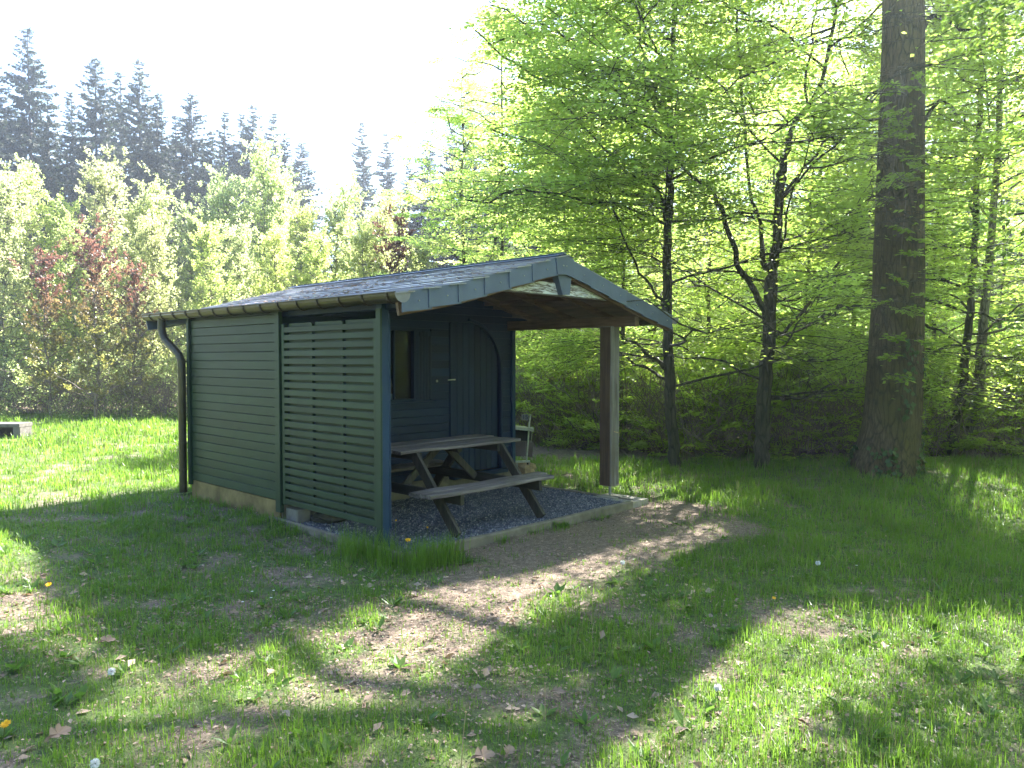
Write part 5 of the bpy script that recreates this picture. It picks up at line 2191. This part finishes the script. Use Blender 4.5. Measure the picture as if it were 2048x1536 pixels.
# broad-leaved weeds
g = Geo()
n = 420
y = np.sqrt(rng.uniform(2.2 ** 2, 8 ** 2, n))
x = rng.uniform(-1, 1, n) * .75 * y
dn = grass_density(x, y)
k_ = rng.random(n) < dn * .8 + .06
for cx_, cy_ in list(zip(x[k_], y[k_])) + [tuple(l2w(q, -.43)[:2]) for q in (1.1, 1.9, 1.95, 2.55, 2.7)]:
    lx, ly = w2l(np.array([cx_, cy_]))
    if -.1 < lx < 3.6 and -.35 < ly < 4:
        continue
    m_ = rng.integers(4, 9)
    a = rng.uniform(0, 2 * PI, m_)
    up_ = rng.uniform(.15, 1.0, m_)
    D = np.stack([np.cos(a), np.sin(a), up_], -1)
    pos = np.tile([cx_, cy_, float(ground_h(cx_, cy_))], (m_, 1))
    q = leaf_quads(pos, D, np.stack([-np.cos(a) * up_, -np.sin(a) * up_, np.ones(m_)], -1) + rng.normal(0, .2, (m_, 3)), rng.uniform(.05, .12, m_), rng.uniform(.22, .5), .05)
    g.quads(q.reshape(-1, 3), np.arange(m_ * 4).reshape(-1, 4), 0, rng.random(m_))
o = g.build('broadleaf_weeds', M['weed'])
tag(o, 'low broad-leaved weeds scattered through the grass', kind='stuff')

# clover and moss mat between the blades
g = Geo()
for (n, y0, y1, s0, s1) in ((42000, 1.9, 5.2, .008, .017), (26000, 5.2, 10, .014, .028)):
    y = np.sqrt(rng.uniform(y0 ** 2, y1 ** 2, n))
    x = rng.uniform(-1, 1, n) * (.76 * y + .6)
    dn = grass_density(x, y)
    k_ = rng.random(n) < dn * (.3 + .9 * vnoise(x, y, .5, 70))
    x, y = x[k_], y[k_]
    n = len(x)
    a = rng.uniform(0, 2 * PI, n)
    pos = np.stack([x, y, ground_h(x, y) + rng.uniform(.004, .03, n)], -1)
    q = leaf_quads(pos, np.stack([np.cos(a), np.sin(a), rng.normal(.2, .3, n)], -1), rng.normal(0, .35, (n, 3)) + [0, 0, 1], rng.uniform(s0, s1, n), .8, .08)
    g.quads(q.reshape(-1, 3), np.arange(n * 4).reshape(-1, 4), 0, rng.random(n))
o = g.build('clover', M['weed'])
tag(o, 'low mat of clover and small leaves between the grass blades', kind='stuff')

# dry leaf litter
def litter(n, y0, y1, s0, s1):
    y = np.sqrt(rng.uniform(y0 ** 2, y1 ** 2, n))
    x = rng.uniform(-1, 1, n) * (.75 * y + .5)
    k_ = rng.random(n) < (.25 + .9 * vnoise(x, y, .6, 50) ** 1.5) * np.where(x > 2.2, .35, 1)
    x, y = x[k_], y[k_]
    lx, ly = w2l(np.stack([x, y], -1))
    core = (lx > .5) & (lx < 3.8) & (ly > -1.0) & (ly < -.3)
    k_ = ~((lx > -.06) & (lx < 3.6) & (ly > -.36) & (ly < 4.0)) & ~(core & (rng.random(len(x)) < .8))
    x, y = x[k_], y[k_]
    n = len(x)
    a = rng.uniform(0, 2 * PI, n)
    pos = np.stack([x, y, ground_h(x, y) + rng.uniform(.002, .02, n)], -1)
    D = np.stack([np.cos(a), np.sin(a), rng.normal(0, .25, n)], -1)
    return leaf_quads(pos, D, rng.normal(0, .4, (n, 3)) + [0, 0, 1], rng.uniform(s0, s1, n), .6, .15)


g = Geo()
for q in (litter(20000, 1.9, 5.5, .008, .032), litter(9000, 4, 9, .014, .04), litter(1100, 1.9, 6, .035, .075)):
    g.quads(q.reshape(-1, 3), np.arange(len(q) * 4).reshape(-1, 4), 0, rng.random(len(q)))
o = g.build('leaf_litter', M['dry'])
tag(o, 'dry brown leaves and fragments strewn over the ground', kind='stuff')

# ------------------------------------------------------------------ flowers and single leaves
def dandelion(u, v, h, label, tilt=0.0, r=.020, closed=False, face=(0, -.5, 1)):
    p = px(u, v, h - .05)
    z0 = float(ground_h(p[0], p[1]))
    T_ = thing('dandelion', label, 'dandelion', (p[0], p[1], z0), 0, 'dandelions in the grass')
    g = Geo()
    top = np.array([0, 0, h - .05 - z0])
    g.tube([(-.02, .01, 0), (-.01, 0, top[2] * .5), top], .0022, 6)
    g.build('stem', M['stem'], T_)
    g = Geo()
    n = 34 if not closed else 14
    f = np.array(face, float)
    f /= np.linalg.norm(f)
    F3 = rot_from(f[None], np.array([[1.0, 0, .1]]))[0]
    for ring, (rr, lift) in enumerate(((1, .1), (.8, .35), (.55, .6), (.3, .9))):
        a = rng.uniform(0, 2 * PI, n // (ring + 1) + 4)
        lf = lift + (1.5 if closed else 0)
        D = np.stack([np.full(len(a), lf), np.cos(a), np.sin(a)], -1) @ F3.T
        q = leaf_quads(np.tile(top, (len(a), 1)), D, np.tile(f, (len(a), 1)) + rng.normal(0, .1, (len(a), 3)), np.full(len(a), r * rr * (1.1 if closed else 1)), .3, .03)
        g.quads(q.reshape(-1, 3), np.arange(len(a) * 4).reshape(-1, 4), 0, rng.random(len(a)))
    g.build('flower_head', M['petal'], T_)


dandelion(816, 1080, .20, 'open orange-yellow dandelion in the tall grass before the corner post', r=.026)
dandelion(855, 1057, .19, 'half-open dandelion leaning over the kerb right of the corner post', closed=True, r=.02)
dandelion(792, 1043, .26, 'closed dandelion bud standing highest beside the corner post', closed=True, r=.018)
dandelion(97, 1169, .14, 'dandelion in the sunlit grass near the left edge', r=.022)
dandelion(11, 1448, .12, 'big open dandelion at the lower left edge', r=.024)
dandelion(1548, 1196, .08, 'small orange dandelion in the grass on the right half', r=.015)


def clock(u, v, h, label):
    p = px(u, v, h - .05)
    z0 = float(ground_h(p[0], p[1]))
    T_ = thing('dandelion_clock', label, 'dandelion clock', (p[0], p[1], z0), 0, 'dandelion seed heads')
    top = np.array([0, 0, h - .05 - z0])
    g = Geo()
    g.tube([(.01, .01, 0), (0, 0, top[2] * .5), top], .002, 6)
    g.build('stem', M['stem'], T_)
    g = Geo()
    n = 160
    D = rng.normal(0, 1, (n, 3))
    D /= np.linalg.norm(D, axis=1)[:, None]
    q = leaf_quads(top + D * .004, D, np.roll(D, 1, 1), np.full(n, .017), .35, 0)
    g.quads(q.reshape(-1, 3), np.arange(n * 4).reshape(-1, 4), 0, rng.random(n))
    g.build('seed_head', M['white_petal'], T_)


clock(223, 1343, .11, 'white dandelion clock in the lower left grass')
clock(190, 1527, .10, 'white dandelion clock cut by the bottom edge')
clock(1436, 1375, .10, 'white dandelion clock in the lower right dapples')
clock(1636, 1126, .13, 'white dandelion clock in the dark grass right of the path')
clock(1245, 1125, .07, 'white dandelion clock on the bare sunlit path')
for (u, v, lab) in ((503, 1178, 'small daisy, topmost of the few left of the corner post grass'), (541, 1191, 'small daisy, right one of the few in the shaded grass'),
                    (484, 1201, 'small daisy, lowest one of the few in the shaded grass'), (546, 1176, 'small daisy, rightmost of the top two in the shaded grass'),
                    (1712, 1130, 'small daisy in the shaded grass under the massive trunk')):
    p = px(u, v, .0)
    T_ = thing('daisy', lab, 'daisy', (p[0], p[1], float(ground_h(p[0], p[1]))), 0, 'daisies in the grass')
    g = Geo()
    g.tube([(0, 0, 0), (.004, 0, .06)], .0012, 5)
    g.build('stem', M['stem'], T_)
    g = Geo()
    a = np.arange(12) / 12 * 2 * PI
    q = leaf_quads(np.tile([.004, 0, .06], (12, 1)), np.stack([np.cos(a), np.sin(a), np.full(12, .15)], -1), np.tile([0, 0, 1.0], (12, 1)), np.full(12, .012), .4, .02)
    g.quads(q.reshape(-1, 3), np.arange(48).reshape(-1, 4))
    g.build('flower_head', M['white_petal'], T_)

# large lobed dead leaves
OAK = [(0, 0), (.10, .06), (.22, .05), (.30, .20), (.40, .30), (.50, .16), (.62, .32), (.74, .34), (.72, .18), (.88, .16), (1.0, 0), (.86, -.18), (.72, -.16), (.76, -.34), (.60, -.30), (.50, -.15), (.38, -.30), (.28, -.2), (.2, -.06), (.10, -.06)]


def big_leaf(u, v, s, rz, label, tilt=.3, lift=.03):
    p = px(u, v, -.03)
    z0 = float(ground_h(p[0], p[1])) + lift
    g = Geo()
    V = [(x * s, y * s, s * (.18 * abs(y) * 2 + .10 * math.sin(x * 5))) for x, y in OAK] + [(.5 * s, 0, 0)]
    V += [(x, y, z + .0012) for x, y, z in V]
    n = len(OAK)
    T_ = [(i, (i + 1) % n, n) for i in range(n)] + [((i + 1) % n + n + 1, i + n + 1, 2 * n + 1) for i in range(n)]
    g.tris(V, T_, 0, rng.random(len(T_)) * .15 + .15)
    o = g.build('dead_leaf', M['dry'], None, False, (p[0], p[1], z0))
    o.rotation_euler = (tilt, -.2, rz)
    tag(o, label, 'dead leaf', 'large dead leaves')


big_leaf(88, 1500, .12, 1.0, 'large curled brown leaf in the lower left corner', .45, .04)
big_leaf(940, 1522, .11, .2, 'lobed brown leaf at the middle of the bottom edge')
big_leaf(1010, 1520, .09, 1.2, 'smaller lobed brown leaf beside the one at the bottom edge')
big_leaf(535, 1352, .08, 1.5, 'pale curled leaf in the sunlit lower left grass')
big_leaf(1100, 1385, .08, -.4, 'brown leaf in the shade below the sunlit path')
big_leaf(195, 1290, .10, .3, 'red-brown leaf half hidden in the left grass')
big_leaf(1620, 1460, .09, 2.2, 'brown leaf in the lower right grass')
big_leaf(455, 1228, .07, .5, 'light brown leaf standing in the shade left of the path')

# dry stalks standing in the foreground
for (u, v, h, dx, lab) in ((922, 1536, .24, .02, 'bare dry stalk rising from the bottom edge'), (1015, 1480, .16, .02, 'yellowish stalk in the foreground shade'),
                           (1090, 1440, .18, 0, 'thin pale stalk with a tiny flower in the shade'), (560, 1470, .15, -.08, 'leaning dry grass stalk in the lower left dapples')):
    p = px(u, v, -.05)
    z0 = float(ground_h(p[0], p[1]))
    g = Geo()
    g.tube([(0, 0, -.01), (dx * .4, 0, h * .5), (dx, 0, h)], [.0022, .0018, .0014], 6)
    blob(g, (dx, 0, h), .005, (1, 1, .8), 2, 8, 5, .1)
    o = g.build('dry_stalk', M['tan'], None, False, (p[0], p[1], z0))
    tag(o, lab, 'stalk', 'stalks in the foreground')

# ------------------------------------------------------------------ air
if HAZE > 0:
    g = Geo()
    g.box(-75, 75, -12, 95, -3.5, 31)
    m = bpy.data.materials.new('hazy_air')
    m.use_nodes = True
    t = m.node_tree
    t.nodes.remove(t.nodes['Principled BSDF'])
    pv = t.nodes.new('ShaderNodeVolumePrincipled')
    pv.inputs['Color'].default_value = (.84, .92, 1, 1)
    pv.inputs['Density'].default_value = HAZE  # thin haze also stands in for lens glare over the treetops
    pv.inputs['Anisotropy'].default_value = .68
    t.links.new(pv.outputs[0], t.nodes['Material Output'].inputs['Volume'])
    o = g.build('haze', m)
    tag(o, 'bright spring haze in the air, also standing in for lens glare', kind='stuff')
tris = 0
for me in bpy.data.meshes:
    tris += sum(1 for _ in ()) + len(me.loops) - 2 * len(me.polygons)
print('TRIS', tris, 'OBJECTS', len(bpy.data.objects))
